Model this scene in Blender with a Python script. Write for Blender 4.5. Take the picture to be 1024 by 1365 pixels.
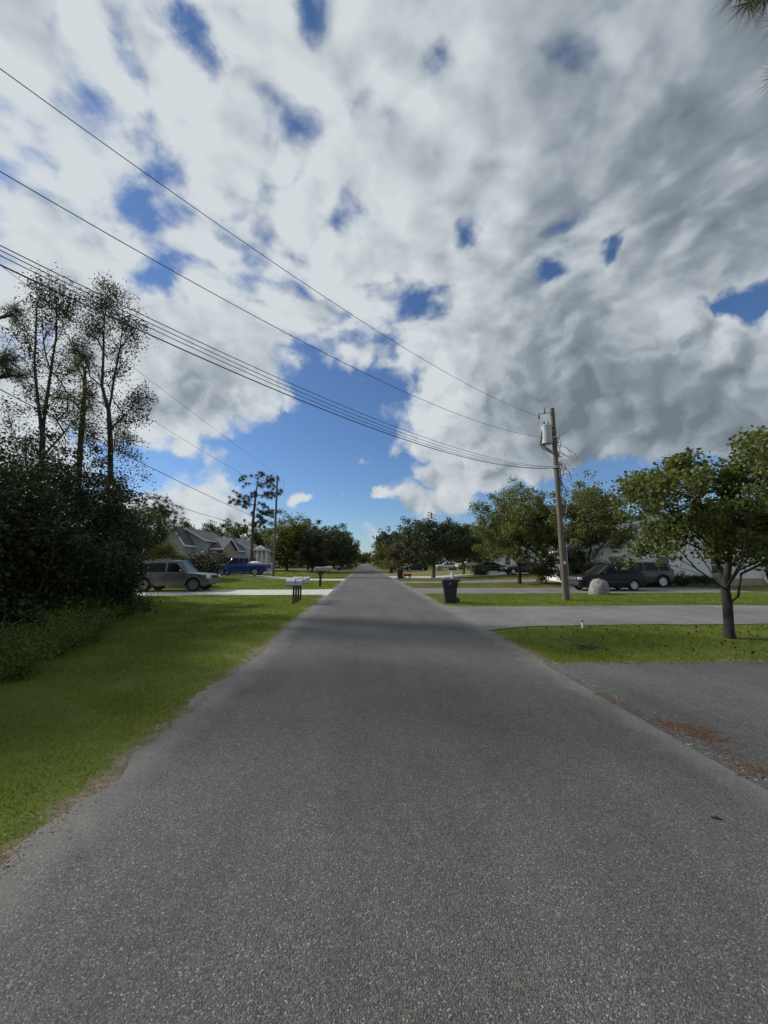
import bpy, bmesh, math, random
import numpy as np
from mathutils import Vector, Matrix
R = math.radians
for o in list(bpy.data.objects): bpy.data.objects.remove(o)
scene = bpy.context.scene
COL = scene.collection
# ------------------------------------------------------------------ camera
F, CX, CY, H = 513., 512., 682.5, 1.75          # measured on the 1024 px wide photograph
PIT = math.atan(67.5 / F); YAW = math.atan(26 / math.hypot(F, 67.5))
def ray(x, y):
    a, b, c = (x - CX) / F, 1.0, -(y - CY) / F
    f = b * math.cos(PIT) - c * math.sin(PIT); u = b * math.sin(PIT) + c * math.cos(PIT)
    return Vector((a * math.cos(YAW) + f * math.sin(YAW), -a * math.sin(YAW) + f * math.cos(YAW), u))
def at(x, y, Y):                                # point on the ray of a pixel at depth Y
    r = ray(x, y); t = Y / r.y
    return Vector((r.x * t, Y, H + r.z * t))
def gnd(x, y, z=0.):                            # point where the ray meets height z
    r = ray(x, y); t = (z - H) / r.z
    return Vector((r.x * t, r.y * t, z))
cam = bpy.data.cameras.new('camera'); camo = bpy.data.objects.new('camera', cam); COL.objects.link(camo)
camo.location = (0, 0, H); camo.rotation_euler = (math.pi / 2 + PIT, 0, -YAW)
cam.sensor_fit = 'HORIZONTAL'; cam.sensor_width = 36; cam.lens = F / 1024 * 36
cam.clip_start = 0.05; cam.clip_end = 4000
scene.camera = camo
# ------------------------------------------------------------------ light, sky
SUN_AZ, SUN_EL = R(-70), R(34)
SUN_STRENGTH, SKY_STRENGTH = 4.3, 0.09
scene.view_settings.view_transform = 'Standard'; scene.view_settings.look = 'None'
scene.view_settings.exposure = 0.0; scene.view_settings.gamma = 1.0
scene.view_settings.use_curve_mapping = False
sl = bpy.data.lights.new('sun', 'SUN'); sl.energy = SUN_STRENGTH; sl.angle = R(5); sl.color = (1.0, .96, .89)
so = bpy.data.objects.new('sun', sl); COL.objects.link(so)
sd = Vector((math.sin(SUN_AZ) * math.cos(SUN_EL), math.cos(SUN_AZ) * math.cos(SUN_EL), math.sin(SUN_EL)))
so.rotation_euler = sd.to_track_quat('Z', 'Y').to_euler(); so.location = sd * 60

LITK, BASE = .85, .74
COVER = [(330, 640, 80, -0.36), (440, 610, 80, -0.36), (560, 700, 80, -0.34), (210, 610, 50, -0.3), (400, 700, 70, -0.25), (690, 700, 45, -0.6), (780, 685, 45, -0.7), (880, 680, 45, -0.7), (960, 660, 40, -.5), (500, 560, 40, -0.2), (160, 690, 50, -0.2),
         (830, 660, 34, -0.28), (940, 405, 15, -0.7), (985, 400, 16, -0.7), (1035, 402, 20, -0.7), (885, 414, 16, -0.75), (828, 312, 16, -0.62), (815, 335, 10, -0.37), (742, 350, 20, -0.38), (800, 370, 12, -0.25),
         (218, 272, 26, -0.27), (235, 235, 14, -0.15), (320, 350, 22, -0.31), (155, 70, 11, -0.1), (165, 95, 9, -0.19), (140, 40, 10, -0.19), (272, 75, 12, -0.26), (292, 112, 9, -0.21), (240, 35, 9, -0.19), (130, 130, 12, -0.15), (255, 175, 11, -0.15), (245, 30, 14, -0.15), (412, 6, 12, -0.26), (578, 85, 10, -0.12), (572, 40, 8, -0.19), (518, 408, 22, -0.3), (560, 405, 16, -0.3),
         (460, 285, 18, -0.19), (612, 490, 24, -0.52), (400, 500, 26, -0.28), (10, 380, 26, -0.25), (625, 310, 14, -0.25), (222, 372, 16, -0.44), (540, 515, 22, -0.28), (30, 210, 14, -0.12), (180, 385, 12, -0.2), (690, 440, 14, -0.2),
         (200, 200, 240, 0.08), (520, 200, 200, 0.08), (850, 180, 220, 0.17), (60, 300, 120, 0.05), (90, 430, 80, 0.12), (30, 560, 60, 0.1), (650, 530, 60, 0.34), (760, 545, 90, 0.36), (880, 520, 80, 0.36),
         (990, 500, 70, 0.3), (600, 540, 40, 0.3), (685, 605, 45, 0.28), (900, 445, 28, 0.3), (900, 335, 50, 0.3), (650, 470, 30, 0.2),
         (270, 520, 62, 0.34), (340, 510, 40, 0.26), (200, 530, 40, 0.2), (260, 680, 36, 0.7), (320, 690, 20, 0.5), (215, 692, 26, 0.4),
         (482, 619, 10, 0.55), (505, 661, 11, 0.55), (545, 664, 8, 0.45), (398, 668, 9, 0.6), (455, 664, 7, 0.45), (600, 648, 30, 0.45), (525, 605, 8, 0.36), (490, 712, 14, 0.4), (990, 610, 50, 0.2)]
TONE = [(130, 250, 230, .16), (60, 120, 200, .08), (450, 380, 110, .10), (595, 520, 32, .24), (590, 565, 36, .2), (660, 480, 26, .16), (880, 445, 26, .24), (860, 350, 40, .18), (950, 300, 50, .12), (260, 655, 30, .2),
        (820, 560, 80, -.30), (720, 570, 45, -.16), (950, 555, 50, -.20), (800, 150, 150, -.07), (980, 230, 80, -.20), (1010, 80, 120, -.12), (275, 535, 36, -.30), (760, 330, 50, -.08), (990, 430, 20, .2), (650, 640, 30, .12)]
def build_world():
    w = bpy.data.worlds.new('World'); scene.world = w; w.use_nodes = True; w.cycles.sampling_method = 'MANUAL'; w.cycles.sample_map_resolution = 384
    nt = w.node_tree; nt.nodes.clear(); nd, lk = nt.nodes, nt.links
    def put(s, v):
        if isinstance(v, bpy.types.NodeSocket): lk.new(v, s)
        else: s.default_value = v
    def M(op, a, b=None, c=None, clamp=False):
        n = nd.new('ShaderNodeMath'); n.operation = op; n.use_clamp = clamp
        put(n.inputs[0], a)
        if b is not None: put(n.inputs[1], b)
        if c is not None: put(n.inputs[2], c)
        return n.outputs[0]
    def V(op, a, b=None):
        n = nd.new('ShaderNodeVectorMath'); n.operation = op; put(n.inputs[0], a)
        if b is not None:
            if op == 'SCALE': put(n.inputs['Scale'], b)
            else: put(n.inputs[1], b)
        return n.outputs['Value'] if op == 'DOT_PRODUCT' else n.outputs['Vector']
    def noise(v, scale, detail, rough, dist=0.0, color=False):
        n = nd.new('ShaderNodeTexNoise'); put(n.inputs['Vector'], v); n.inputs['Scale'].default_value = scale
        n.inputs['Detail'].default_value = detail; n.inputs['Roughness'].default_value = rough
        n.inputs['Distortion'].default_value = dist
        return n.outputs['Color' if color else 'Fac']
    def sstep(v, a, b):
        n = nd.new('ShaderNodeMapRange'); n.interpolation_type = 'SMOOTHSTEP'
        put(n.inputs['Value'], v); n.inputs['From Min'].default_value = a; n.inputs['From Max'].default_value = b
        return n.outputs['Result']
    tc = nd.new('ShaderNodeTexCoord'); d = V('NORMALIZE', tc.outputs['Generated'])
    sky = nd.new('ShaderNodeTexSky'); sky.sky_type = 'NISHITA'; sky.sun_disc = False
    sky.sun_elevation = SUN_EL; sky.sun_rotation = SUN_AZ % (2 * math.pi)
    sky.air_density = 1.0; sky.dust_density = 0.3; sky.ozone_density = 1.4
    # cloud sheet: direction projected on a flat layer
    sx = nd.new('ShaderNodeSeparateXYZ'); lk.new(d, sx.inputs[0])
    zz = M('ADD', M('MAXIMUM', sx.outputs[2], 0.0), 0.16)
    cb = nd.new('ShaderNodeCombineXYZ'); put(cb.inputs[0], M('DIVIDE', sx.outputs[0], zz)); put(cb.inputs[1], M('DIVIDE', sx.outputs[1], zz))
    P = cb.outputs[0]
    wn = V('SUBTRACT', noise(P, 2.2, 3, .5, 0, True), (.5, .5, .5))
    Pw = V('ADD', P, V('SCALE', wn, .16))
    warp = V('SCALE', V('SUBTRACT', noise(d, 7.0, 6, .62, 0, True), (.5, .5, .5)), .13)
    dw = V('NORMALIZE', V('ADD', d, warp))
    def puff(v, scale, detail):                      # rounded heaps with creases between them
        return M('MULTIPLY', M('ABSOLUTE', M('MULTIPLY_ADD', noise(v, scale, detail, .42), 2.0, -1.0)), 2.0)
    def blobs(lst):
        tot = 0.0
        for (x, y, s, a) in lst:
            c = ray(x, y).normalized(); k = (513. / s) ** 2
            e = M('EXPONENT', M('MULTIPLY_ADD', V('DOT_PRODUCT', dw, tuple(c)), k, -k))
            tot = M('MULTIPLY_ADD', e, a, tot)
        return tot
    cover = blobs(COVER); tone = blobs(TONE)
    hi = sstep(sx.outputs[2], .40, .62)              # high sheet seen from below, low heaps seen from the side
    def lerp(f, a, b): return M('MULTIPLY_ADD', f, M('SUBTRACT', b, a), a)
    def field(v, dv, det, w=1.):
        a = noise(v, 1.7, 3, .5); f = lerp(hi, noise(dv, 8.5, det, .56), noise(v, 7.0, det, .56)); e = lerp(hi, puff(dv, 9.0, 3.0), puff(v, 4.0, 3.0))
        return M('ADD', M('MULTIPLY_ADD', M('SUBTRACT', a, .5), .7, .5), M('ADD', M('MULTIPLY', M('SUBTRACT', f, .5), 1.05), M('MULTIPLY', M('SUBTRACT', e, .33), .42)))
    fld = field(Pw, dw, 6)
    c = M('ADD', fld, cover)
    alpha = M('MULTIPLY', sstep(c, .245, .60), .98)
    s2 = Vector((sd.x, sd.y, 0)) * .07
    def low(v, dv): return M('MULTIPLY_ADD', lerp(hi, puff(dv, 9.0, 2.0), puff(v, 4.0, 2.0)), .30, lerp(hi, noise(dv, 8.5, 3, .54), noise(v, 7.0, 3, .54)))
    fA = low(Pw, dw); fB = low(V('ADD', Pw, tuple(s2)), V('ADD', dw, tuple(sd * .03)))
    lit = M('MULTIPLY', M('SUBTRACT', fA, fB), LITK * 1.5)
    thick = sstep(c, .55, 1.0)
    br = M('ADD', M('ADD', M('MULTIPLY_ADD', thick, -.16, BASE), lit), tone)
    br = M('ADD', br, M('MULTIPLY', M('SUBTRACT', noise(d, 3.2, 4, .5), .5), .5))
    ramp = nd.new('ShaderNodeValToRGB'); put(ramp.inputs[0], br)
    el = ramp.color_ramp.elements
    el[0].position = 0.05; el[0].color = (.165, .20, .235, 1)
    el[1].position = 1.0; el[1].color = (.66, .705, .73, 1)
    for p, cc in ((.35, (.27, .312, .35, 1)), (.60, (.425, .475, .515, 1)), (.80, (.55, .597, .63, 1))):
        e = el.new(p); e.color = cc
    tint = nd.new('ShaderNodeMix'); tint.data_type = 'RGBA'; tint.blend_type = 'MULTIPLY'; tint.inputs[0].default_value = 1
    lk.new(sky.outputs[0], tint.inputs[6]); tint.inputs[7].default_value = (.72, .93, 1.22, 1)
    b1 = nd.new('ShaderNodeBackground'); lk.new(tint.outputs[2], b1.inputs[0]); b1.inputs[1].default_value = SKY_STRENGTH
    b2 = nd.new('ShaderNodeBackground'); lk.new(ramp.outputs[0], b2.inputs[0]); b2.inputs[1].default_value = 1.0
    mx = nd.new('ShaderNodeMixShader'); lk.new(alpha, mx.inputs[0]); lk.new(b1.outputs[0], mx.inputs[1]); lk.new(b2.outputs[0], mx.inputs[2])
    out = nd.new('ShaderNodeOutputWorld'); lk.new(mx.outputs[0], out.inputs[0])
build_world()

# ------------------------------------------------------------------ helpers
rng = np.random.default_rng(7); random.seed(7)
MATS = {}
def nodes_of(m):
    m.use_nodes = True; nt = m.node_tree; return nt, nt.nodes, nt.links, nt.nodes['Principled BSDF']
def plain(name, col, rough=.6, metal=0., var=.12, scale=6., bump=0., coat=0., spec=.5):
    if name in MATS: return MATS[name]
    m = bpy.data.materials.new(name); nt, nd, lk, p = nodes_of(m)
    tc = nd.new('ShaderNodeTexCoord'); n = nd.new('ShaderNodeTexNoise'); lk.new(tc.outputs['Object'], n.inputs['Vector'])
    n.inputs['Scale'].default_value = scale; n.inputs['Detail'].default_value = 6; n.inputs['Roughness'].default_value = .65
    r = nd.new('ShaderNodeValToRGB'); lk.new(n.outputs['Fac'], r.inputs[0])
    r.color_ramp.elements[0].position = .3; r.color_ramp.elements[1].position = .72
    r.color_ramp.elements[0].color = tuple(c * (1 - var) for c in col) + (1,); r.color_ramp.elements[1].color = tuple(min(1, c * (1 + var)) for c in col) + (1,)
    lk.new(r.outputs[0], p.inputs['Base Color']); p.inputs['Roughness'].default_value = rough; p.inputs['Metallic'].default_value = metal
    p.inputs['Coat Weight'].default_value = coat; p.inputs['Specular IOR Level'].default_value = spec
    if bump:
        b = nd.new('ShaderNodeBump'); b.inputs['Strength'].default_value = bump; b.inputs['Distance'].default_value = .02
        lk.new(n.outputs['Fac'], b.inputs['Height']); lk.new(b.outputs[0], p.inputs['Normal'])
    MATS[name] = m; return m
def leafmat(name, cols, trans=.35, rough=.45, spec=.4):
    if name in MATS: return MATS[name]
    m = bpy.data.materials.new(name); nt, nd, lk, p = nodes_of(m)
    g = nd.new('ShaderNodeNewGeometry'); r = nd.new('ShaderNodeValToRGB'); lk.new(g.outputs['Random Per Island'], r.inputs[0])
    e = r.color_ramp.elements; e[0].position = 0; e[0].color = cols[0] + (1,); e[1].position = 1; e[1].color = cols[-1] + (1,)
    for i, c in enumerate(cols[1:-1]): x = e.new((i + 1) / (len(cols) - 1)); x.color = c + (1,)
    lk.new(r.outputs[0], p.inputs['Base Color']); p.inputs['Roughness'].default_value = rough; p.inputs['Specular IOR Level'].default_value = spec
    t = nd.new('ShaderNodeBsdfTranslucent')
    h = nd.new('ShaderNodeMix'); h.data_type = 'RGBA'; h.blend_type = 'MULTIPLY'; h.inputs[0].default_value = 1
    lk.new(r.outputs[0], h.inputs[6]); h.inputs[7].default_value = (1.5, 1.6, .8, 1); lk.new(h.outputs[2], t.inputs[0])
    mx = nd.new('ShaderNodeMixShader'); mx.inputs[0].default_value = trans
    lk.new(p.outputs[0], mx.inputs[1]); lk.new(t.outputs[0], mx.inputs[2]); lk.new(mx.outputs[0], nd['Material Output'].inputs[0])
    MATS[name] = m; return m

class MB:
    def __init__(s): s.v = []; s.f = []
    def add(s, vs, fs):
        k = len(s.v); s.v += [tuple(v) for v in vs]; s.f += [tuple(i + k for i in f) for f in fs]; return s
    def box(s, c, d, rz=0., bev=0., tilt=None):
        bm = bmesh.new(); bmesh.ops.create_cube(bm, size=1)
        for v in bm.verts: v.co = Vector((v.co.x * d[0], v.co.y * d[1], v.co.z * d[2]))
        if bev: bmesh.ops.bevel(bm, geom=bm.edges[:], offset=bev, segments=2, profile=.6, affect='EDGES')
        m = Matrix.Translation(c) @ (tilt if tilt is not None else Matrix.Rotation(rz, 4, 'Z'))
        bm.verts.index_update()
        s.add([m @ v.co for v in bm.verts], [[v.index for v in f.verts] for f in bm.faces]); bm.free(); return s
    def tube(s, pts, rad, n=8, cap=True):
        pts = [Vector(p) for p in pts]; k = len(pts)
        if not hasattr(rad, '__len__'): rad = [rad] * k
        vs, fs = [], []; prev = None
        for i, p in enumerate(pts):
            t = (pts[min(i + 1, k - 1)] - pts[max(i - 1, 0)])
            t = t.normalized() if t.length > 1e-9 else Vector((0, 0, 1))
            if prev is None:
                a = Vector((1, 0, 0)) if abs(t.x) < .9 else Vector((0, 1, 0)); a = (a - t * a.dot(t)).normalized()
            else:
                a = prev - t * prev.dot(t); a = a.normalized() if a.length > 1e-6 else Vector((1, 0, 0))
            prev = a; b = t.cross(a)
            for j in range(n):
                q = 2 * math.pi * j / n; vs.append(p + (a * math.cos(q) + b * math.sin(q)) * rad[i])
        for i in range(k - 1):
            for j in range(n):
                fs.append((i * n + j, i * n + (j + 1) % n, (i + 1) * n + (j + 1) % n, (i + 1) * n + j))
        if cap: fs.append(tuple(range(n))[::-1]); fs.append(tuple((k - 1) * n + j for j in range(n)))
        return s.add(vs, fs)
    def lathe(s, prof, n=20, axis='Z', c=(0, 0, 0), cap=True):
        vs, fs = [], []; k = len(prof); c = Vector(c)
        for (r, z) in prof:
            for j in range(n):
                q = 2 * math.pi * j / n; x, y = r * math.cos(q), r * math.sin(q)
                vs.append(c + (Vector((x, y, z)) if axis == 'Z' else Vector((x, z, y)) if axis == 'Y' else Vector((z, x, y))))
        for i in range(k - 1):
            for j in range(n): fs.append((i * n + j, i * n + (j + 1) % n, (i + 1) * n + (j + 1) % n, (i + 1) * n + j))
        if cap: fs.append(tuple(range(n))[::-1]); fs.append(tuple((k - 1) * n + j for j in range(n)))
        return s.add(vs, fs)
    def prism(s, poly, off):                    # closed polygon (3D points) thickened by vector off
        n = len(poly); p = [Vector(q) for q in poly]; o = Vector(off)
        return s.add(p + [q + o for q in p], [tuple(range(n)), tuple(range(2 * n - 1, n - 1, -1))] + [(i, (i + 1) % n, n + (i + 1) % n, n + i) for i in range(n)])
    def mesh(s, name, smooth=False, auto=None):
        me = bpy.data.meshes.new(name); me.from_pydata(s.v, [], s.f); me.update()
        bm = bmesh.new(); bm.from_mesh(me); bmesh.ops.recalc_face_normals(bm, faces=bm.faces[:]); bm.to_mesh(me); bm.free()
        if smooth:
            me.polygons.foreach_set('use_smooth', [True] * len(me.polygons))
            if auto: me.set_sharp_from_angle(angle=R(auto))
        return me
    def build(s, name, mat, parent=None, smooth=False, auto=None, loc=None, rz=0.):
        return link(name, s.mesh(name, smooth, auto), mat, parent, loc, rz)
def link(name, me, mat, parent=None, loc=None, rz=0.):
    if mat is not None and not me.materials: me.materials.append(mat)
    o = bpy.data.objects.new(name, me); COL.objects.link(o)
    if parent is not None: o.parent = parent
    if loc is not None: o.location = loc
    if rz: o.rotation_euler = (0, 0, rz)
    return o
def npmesh(name, verts, faces, smooth=False):   # numpy verts (N,3), faces (M,k)
    me = bpy.data.meshes.new(name); nv, (nf, k) = len(verts), faces.shape
    me.vertices.add(nv); me.vertices.foreach_set('co', verts.astype(np.float32).ravel())
    me.loops.add(nf * k); me.loops.foreach_set('vertex_index', faces.astype(np.int32).ravel())
    me.polygons.add(nf); me.polygons.foreach_set('loop_start', np.arange(0, nf * k, k, dtype=np.int32))
    me.polygons.foreach_set('loop_total', np.full(nf, k, dtype=np.int32))
    if smooth: me.polygons.foreach_set('use_smooth', np.ones(nf, dtype=bool))
    me.update(calc_edges=True); return me
def tag(o, label=None, cat=None, group=None, kind=None):
    if label: o['label'] = label
    if cat: o['category'] = cat
    if group: o['group'] = group
    if kind: o['kind'] = kind
    return o
def thing(name, label, cat, loc=(0, 0, 0), rz=0., group=None):
    o = bpy.data.objects.new(name, None); COL.objects.link(o); o.empty_display_size = .2
    o.location = loc; o.rotation_euler = (0, 0, rz); return tag(o, label, cat, group)
def copy_tree(o, parent=None):
    c = o.copy(); COL.objects.link(c); c.parent = parent
    for ch in [x for x in COL.objects if x.parent == o]: copy_tree(ch, c)
    return c
def sm(a, b, x):
    t = min(1, max(0, (x - a) / (b - a))); return t * t * (3 - 2 * t)
def hgt(x, y):                                   # height of the land
    z = -.012
    z += .45 * sm(-4.5, -14, x) * sm(27, 38, y)
    z += .62 * sm(7, 20, x) * sm(27, 50, y)
    z -= .17 * math.exp(-((x - 4.95) / .95) ** 2 - ((y - 8.75) / .95) ** 2)
    z -= .10 * math.exp(-((x + 6.5) / 1.6) ** 2) * sm(6, 12, y) * (1 - sm(18, 21, y))
    z -= .02 * sm(.2, 1.0, min(abs(x + 2.1 + 1.5), 2)) * 0
    return z
hgtv = np.vectorize(hgt)

# ------------------------------------------------------------------ surface materials
def ground_mat():
    m = bpy.data.materials.new('lawn_soil'); nt, nd, lk, p = nodes_of(m)
    tc = nd.new('ShaderNodeTexCoord')
    def noise(s, d, r=.6):
        n = nd.new('ShaderNodeTexNoise'); lk.new(tc.outputs['Object'], n.inputs['Vector'])
        n.inputs['Scale'].default_value = s; n.inputs['Detail'].default_value = d; n.inputs['Roughness'].default_value = r; return n.outputs['Fac']
    def ramp(f, stops):
        r = nd.new('ShaderNodeValToRGB'); lk.new(f, r.inputs[0]); e = r.color_ramp.elements
        e[0].position, e[0].color = stops[0][0], stops[0][1] + (1,); e[1].position, e[1].color = stops[-1][0], stops[-1][1] + (1,)
        for q, c in stops[1:-1]: x = e.new(q); x.color = c + (1,)
        return r.outputs[0]
    def mix(f, a, b):
        n = nd.new('ShaderNodeMix'); n.data_type = 'RGBA'; lk.new(f, n.inputs[0]); lk.new(a, n.inputs[6]); lk.new(b, n.inputs[7]); return n.outputs[2]
    g = ramp(noise(.55, 8, .7), [(.3, (.070, .098, .012)), (.5, (.108, .142, .018)), (.7, (.18, .18, .04))])
    dry = ramp(noise(.9, 8, .7), [(.3, (.095, .105, .026)), (.5, (.17, .16, .060)), (.7, (.26, .215, .105))])
    sx = nd.new('ShaderNodeSeparateXYZ'); lk.new(tc.outputs['Object'], sx.inputs[0])
    def mr(s, a, b):
        n = nd.new('ShaderNodeMapRange'); lk.new(s, n.inputs['Value']); n.inputs['From Min'].default_value = a; n.inputs['From Max'].default_value = b; return n.outputs[0]
    far = mr(sx.outputs[1], 24, 48)
    n3 = nd.new('ShaderNodeMath'); n3.operation = 'MULTIPLY_ADD'; lk.new(noise(.25, 4), n3.inputs[0]); n3.inputs[1].default_value = .9; lk.new(far, n3.inputs[2])
    f2 = mr(n3.outputs[0], .65, 1.15)
    c = mix(f2, g, dry)
    sp = ramp(noise(55, 4, .7), [(.3, (.045, .05, .02)), (.6, (.10, .125, .03)), (.8, (.2, .18, .09))])
    k = nd.new('ShaderNodeMix'); k.data_type = 'RGBA'; k.inputs[0].default_value = .35; lk.new(c, k.inputs[6]); lk.new(sp, k.inputs[7])
    # bare sandy soil in a ragged band along the road edge
    ax = nd.new('ShaderNodeMath'); ax.operation = 'SUBTRACT'; lk.new(sx.outputs[0], ax.inputs[0]); ax.inputs[1].default_value = .57
    ab = nd.new('ShaderNodeMath'); ab.operation = 'ABSOLUTE'; lk.new(ax.outputs[0], ab.inputs[0])
    sb = nd.new('ShaderNodeMath'); sb.operation = 'MULTIPLY_ADD'; lk.new(noise(3.2, 6, .7), sb.inputs[0]); sb.inputs[1].default_value = -.75; lk.new(ab.outputs[0], sb.inputs[2])
    soil = ramp(noise(14, 8, .75), [(.3, (.09, .068, .045)), (.55, (.20, .165, .12)), (.75, (.40, .36, .29))])
    c = mix(mr(sb.outputs[0], 2.48, 2.36), k.outputs[2], soil)
    lk.new(c, p.inputs['Base Color']); p.inputs['Roughness'].default_value = .95; p.inputs['Specular IOR Level'].default_value = .15
    b = nd.new('ShaderNodeBump'); b.inputs['Strength'].default_value = .6; b.inputs['Distance'].default_value = .03
    lk.new(noise(40, 6, .7), b.inputs['Height']); lk.new(b.outputs[0], p.inputs['Normal'])
    return m
def asphalt_mat(name, dark, light, edge=None, tint=(1, 1, 1), patch=.8):
    m = bpy.data.materials.new(name); nt, nd, lk, p = nodes_of(m)
    tc = nd.new('ShaderNodeTexCoord')
    def noise(s, d, r=.6, vec=None):
        n = nd.new('ShaderNodeTexNoise'); lk.new(vec or tc.outputs['Object'], n.inputs['Vector'])
        n.inputs['Scale'].default_value = s; n.inputs['Detail'].default_value = d; n.inputs['Roughness'].default_value = r; return n.outputs['Fac']
    def math_(op, a, b):
        n = nd.new('ShaderNodeMath'); n.operation = op
        for i, v in enumerate((a, b)):
            if isinstance(v, float): n.inputs[i].default_value = v
            else: lk.new(v, n.inputs[i])
        return n.outputs[0]
    def mr(s, a, b, c=0., e=1.):
        n = nd.new('ShaderNodeMapRange'); lk.new(s, n.inputs['Value']); n.inputs['From Min'].default_value = a; n.inputs['From Max'].default_value = b
        n.inputs['To Min'].default_value = c; n.inputs['To Max'].default_value = e; return n.outputs[0]
    # aggregate: every stone its own grey
    v = nd.new('ShaderNodeTexVoronoi'); lk.new(tc.outputs['Object'], v.inputs['Vector']); v.inputs['Scale'].default_value = 135
    sc = nd.new('ShaderNodeSeparateColor'); lk.new(v.outputs['Color'], sc.inputs[0])
    r = nd.new('ShaderNodeValToRGB'); lk.new(sc.outputs[0], r.inputs[0]); e = r.color_ramp.elements
    dk, lt = dark, light
    mid = (dk + lt) / 2
    e[0].position = 0; e[0].color = tuple(dk * .62 * t for t in tint) + (1,); e[1].position = 1; e[1].color = tuple(lt * 2.1 * t for t in tint) + (1,)
    for q, c in ((.35, dk), (.70, mid), (.90, lt), (.97, lt * 1.4)): x = e.new(q); x.color = tuple(c * t for t in tint) + (1,)
    # dark binder between the stones
    gap = mr(v.outputs['Distance'], .28, .62)
    big = noise(.35, 7, .62); streak = nd.new('ShaderNodeMapping'); lk.new(tc.outputs['Object'], streak.inputs[0]); streak.inputs['Scale'].default_value = (1.6, .12, 1)
    st = noise(1.0, 6, .6, streak.outputs[0])
    fac = math_('MULTIPLY', mr(big, .3, .7, patch, 2 - patch), mr(st, .3, .7, .86, 1.14))
    fine = mr(noise(9, 6, .7), .3, .7, .88, 1.12)
    fac = math_('MULTIPLY', fac, fine)
    wob = nd.new('ShaderNodeMix'); wob.data_type = 'VECTOR'; wob.inputs[0].default_value = .12; lk.new(tc.outputs['Object'], wob.inputs[4])
    wn = nd.new('ShaderNodeTexNoise'); lk.new(tc.outputs['Object'], wn.inputs['Vector']); wn.inputs['Scale'].default_value = 2.4; wn.inputs['Detail'].default_value = 7; lk.new(wn.outputs['Color'], wob.inputs[5])
    cr = nd.new('ShaderNodeTexVoronoi'); cr.feature = 'DISTANCE_TO_EDGE'; lk.new(wob.outputs[1], cr.inputs['Vector']); cr.inputs['Scale'].default_value = .42
    crk = mr(cr.outputs['Distance'], .0, .005, .72, 1.); gate = mr(noise(.22, 3), .50, .58)
    fac = math_('MULTIPLY', fac, math_('SUBTRACT', 1.0, math_('MULTIPLY', math_('SUBTRACT', 1.0, crk), gate)))
    blot = mr(noise(.9, 5, .6), .62, .78, 1., .86); fac = math_('MULTIPLY', fac, blot)
    fac = math_('MULTIPLY', fac, mr(gap, 0., 1., 1.08, .62))
    mx = nd.new('ShaderNodeMix'); mx.data_type = 'RGBA'; mx.blend_type = 'MULTIPLY'; mx.inputs[0].default_value = 1
    lk.new(r.outputs[0], mx.inputs[6])
    cb = nd.new('ShaderNodeCombineColor'); [lk.new(fac, cb.inputs[i]) for i in range(3)]; lk.new(cb.outputs[0], mx.inputs[7])
    col = mx.outputs[2]
    if edge:                                     # sandy dust worked into the surface along the two edges
        sx = nd.new('ShaderNodeSeparateXYZ'); lk.new(tc.outputs['Object'], sx.inputs[0])
        d = math_('ABSOLUTE', math_('SUBTRACT', sx.outputs[0], .57), 0.)
        d = math_('ADD', d, math_('MULTIPLY', noise(2.2, 7, .72), .9))
        f = math_('MULTIPLY', mr(d, 2.62, 3.25), .55)
        k = nd.new('ShaderNodeMix'); k.data_type = 'RGBA'; lk.new(f, k.inputs[0]); lk.new(col, k.inputs[6]); k.inputs[7].default_value = edge + (1,); col = k.outputs[2]
    lk.new(col, p.inputs['Base Color']); p.inputs['Roughness'].default_value = .82; p.inputs['Specular IOR Level'].default_value = .35
    b = nd.new('ShaderNodeBump'); b.inputs['Strength'].default_value = .7; b.inputs['Distance'].default_value = .006
    lk.new(gap, b.inputs['Height']); b.invert = True; lk.new(b.outputs[0], p.inputs['Normal'])
    return m
M_ground = ground_mat()
M_road = asphalt_mat('worn_asphalt', .108, .164, (.29, .28, .255), (1.03, 1.0, .96))
M_drive_near = asphalt_mat('driveway_asphalt', .108, .164, None, (1.03, 1.0, .965), .70)
M_drive_right = asphalt_mat('pale_driveway_asphalt', .20, .27, None, (1, .985, .96), .72)
M_conc = plain('driveway_concrete', (.47, .45, .41), .85, 0, .16, 2.2, .25)
M_rust = leafmat('pine_straw', [(.085, .045, .024), (.15, .075, .04), (.22, .115, .06), (.18, .085, .05), (.28, .19, .12)], .1, .8, .2)

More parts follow.
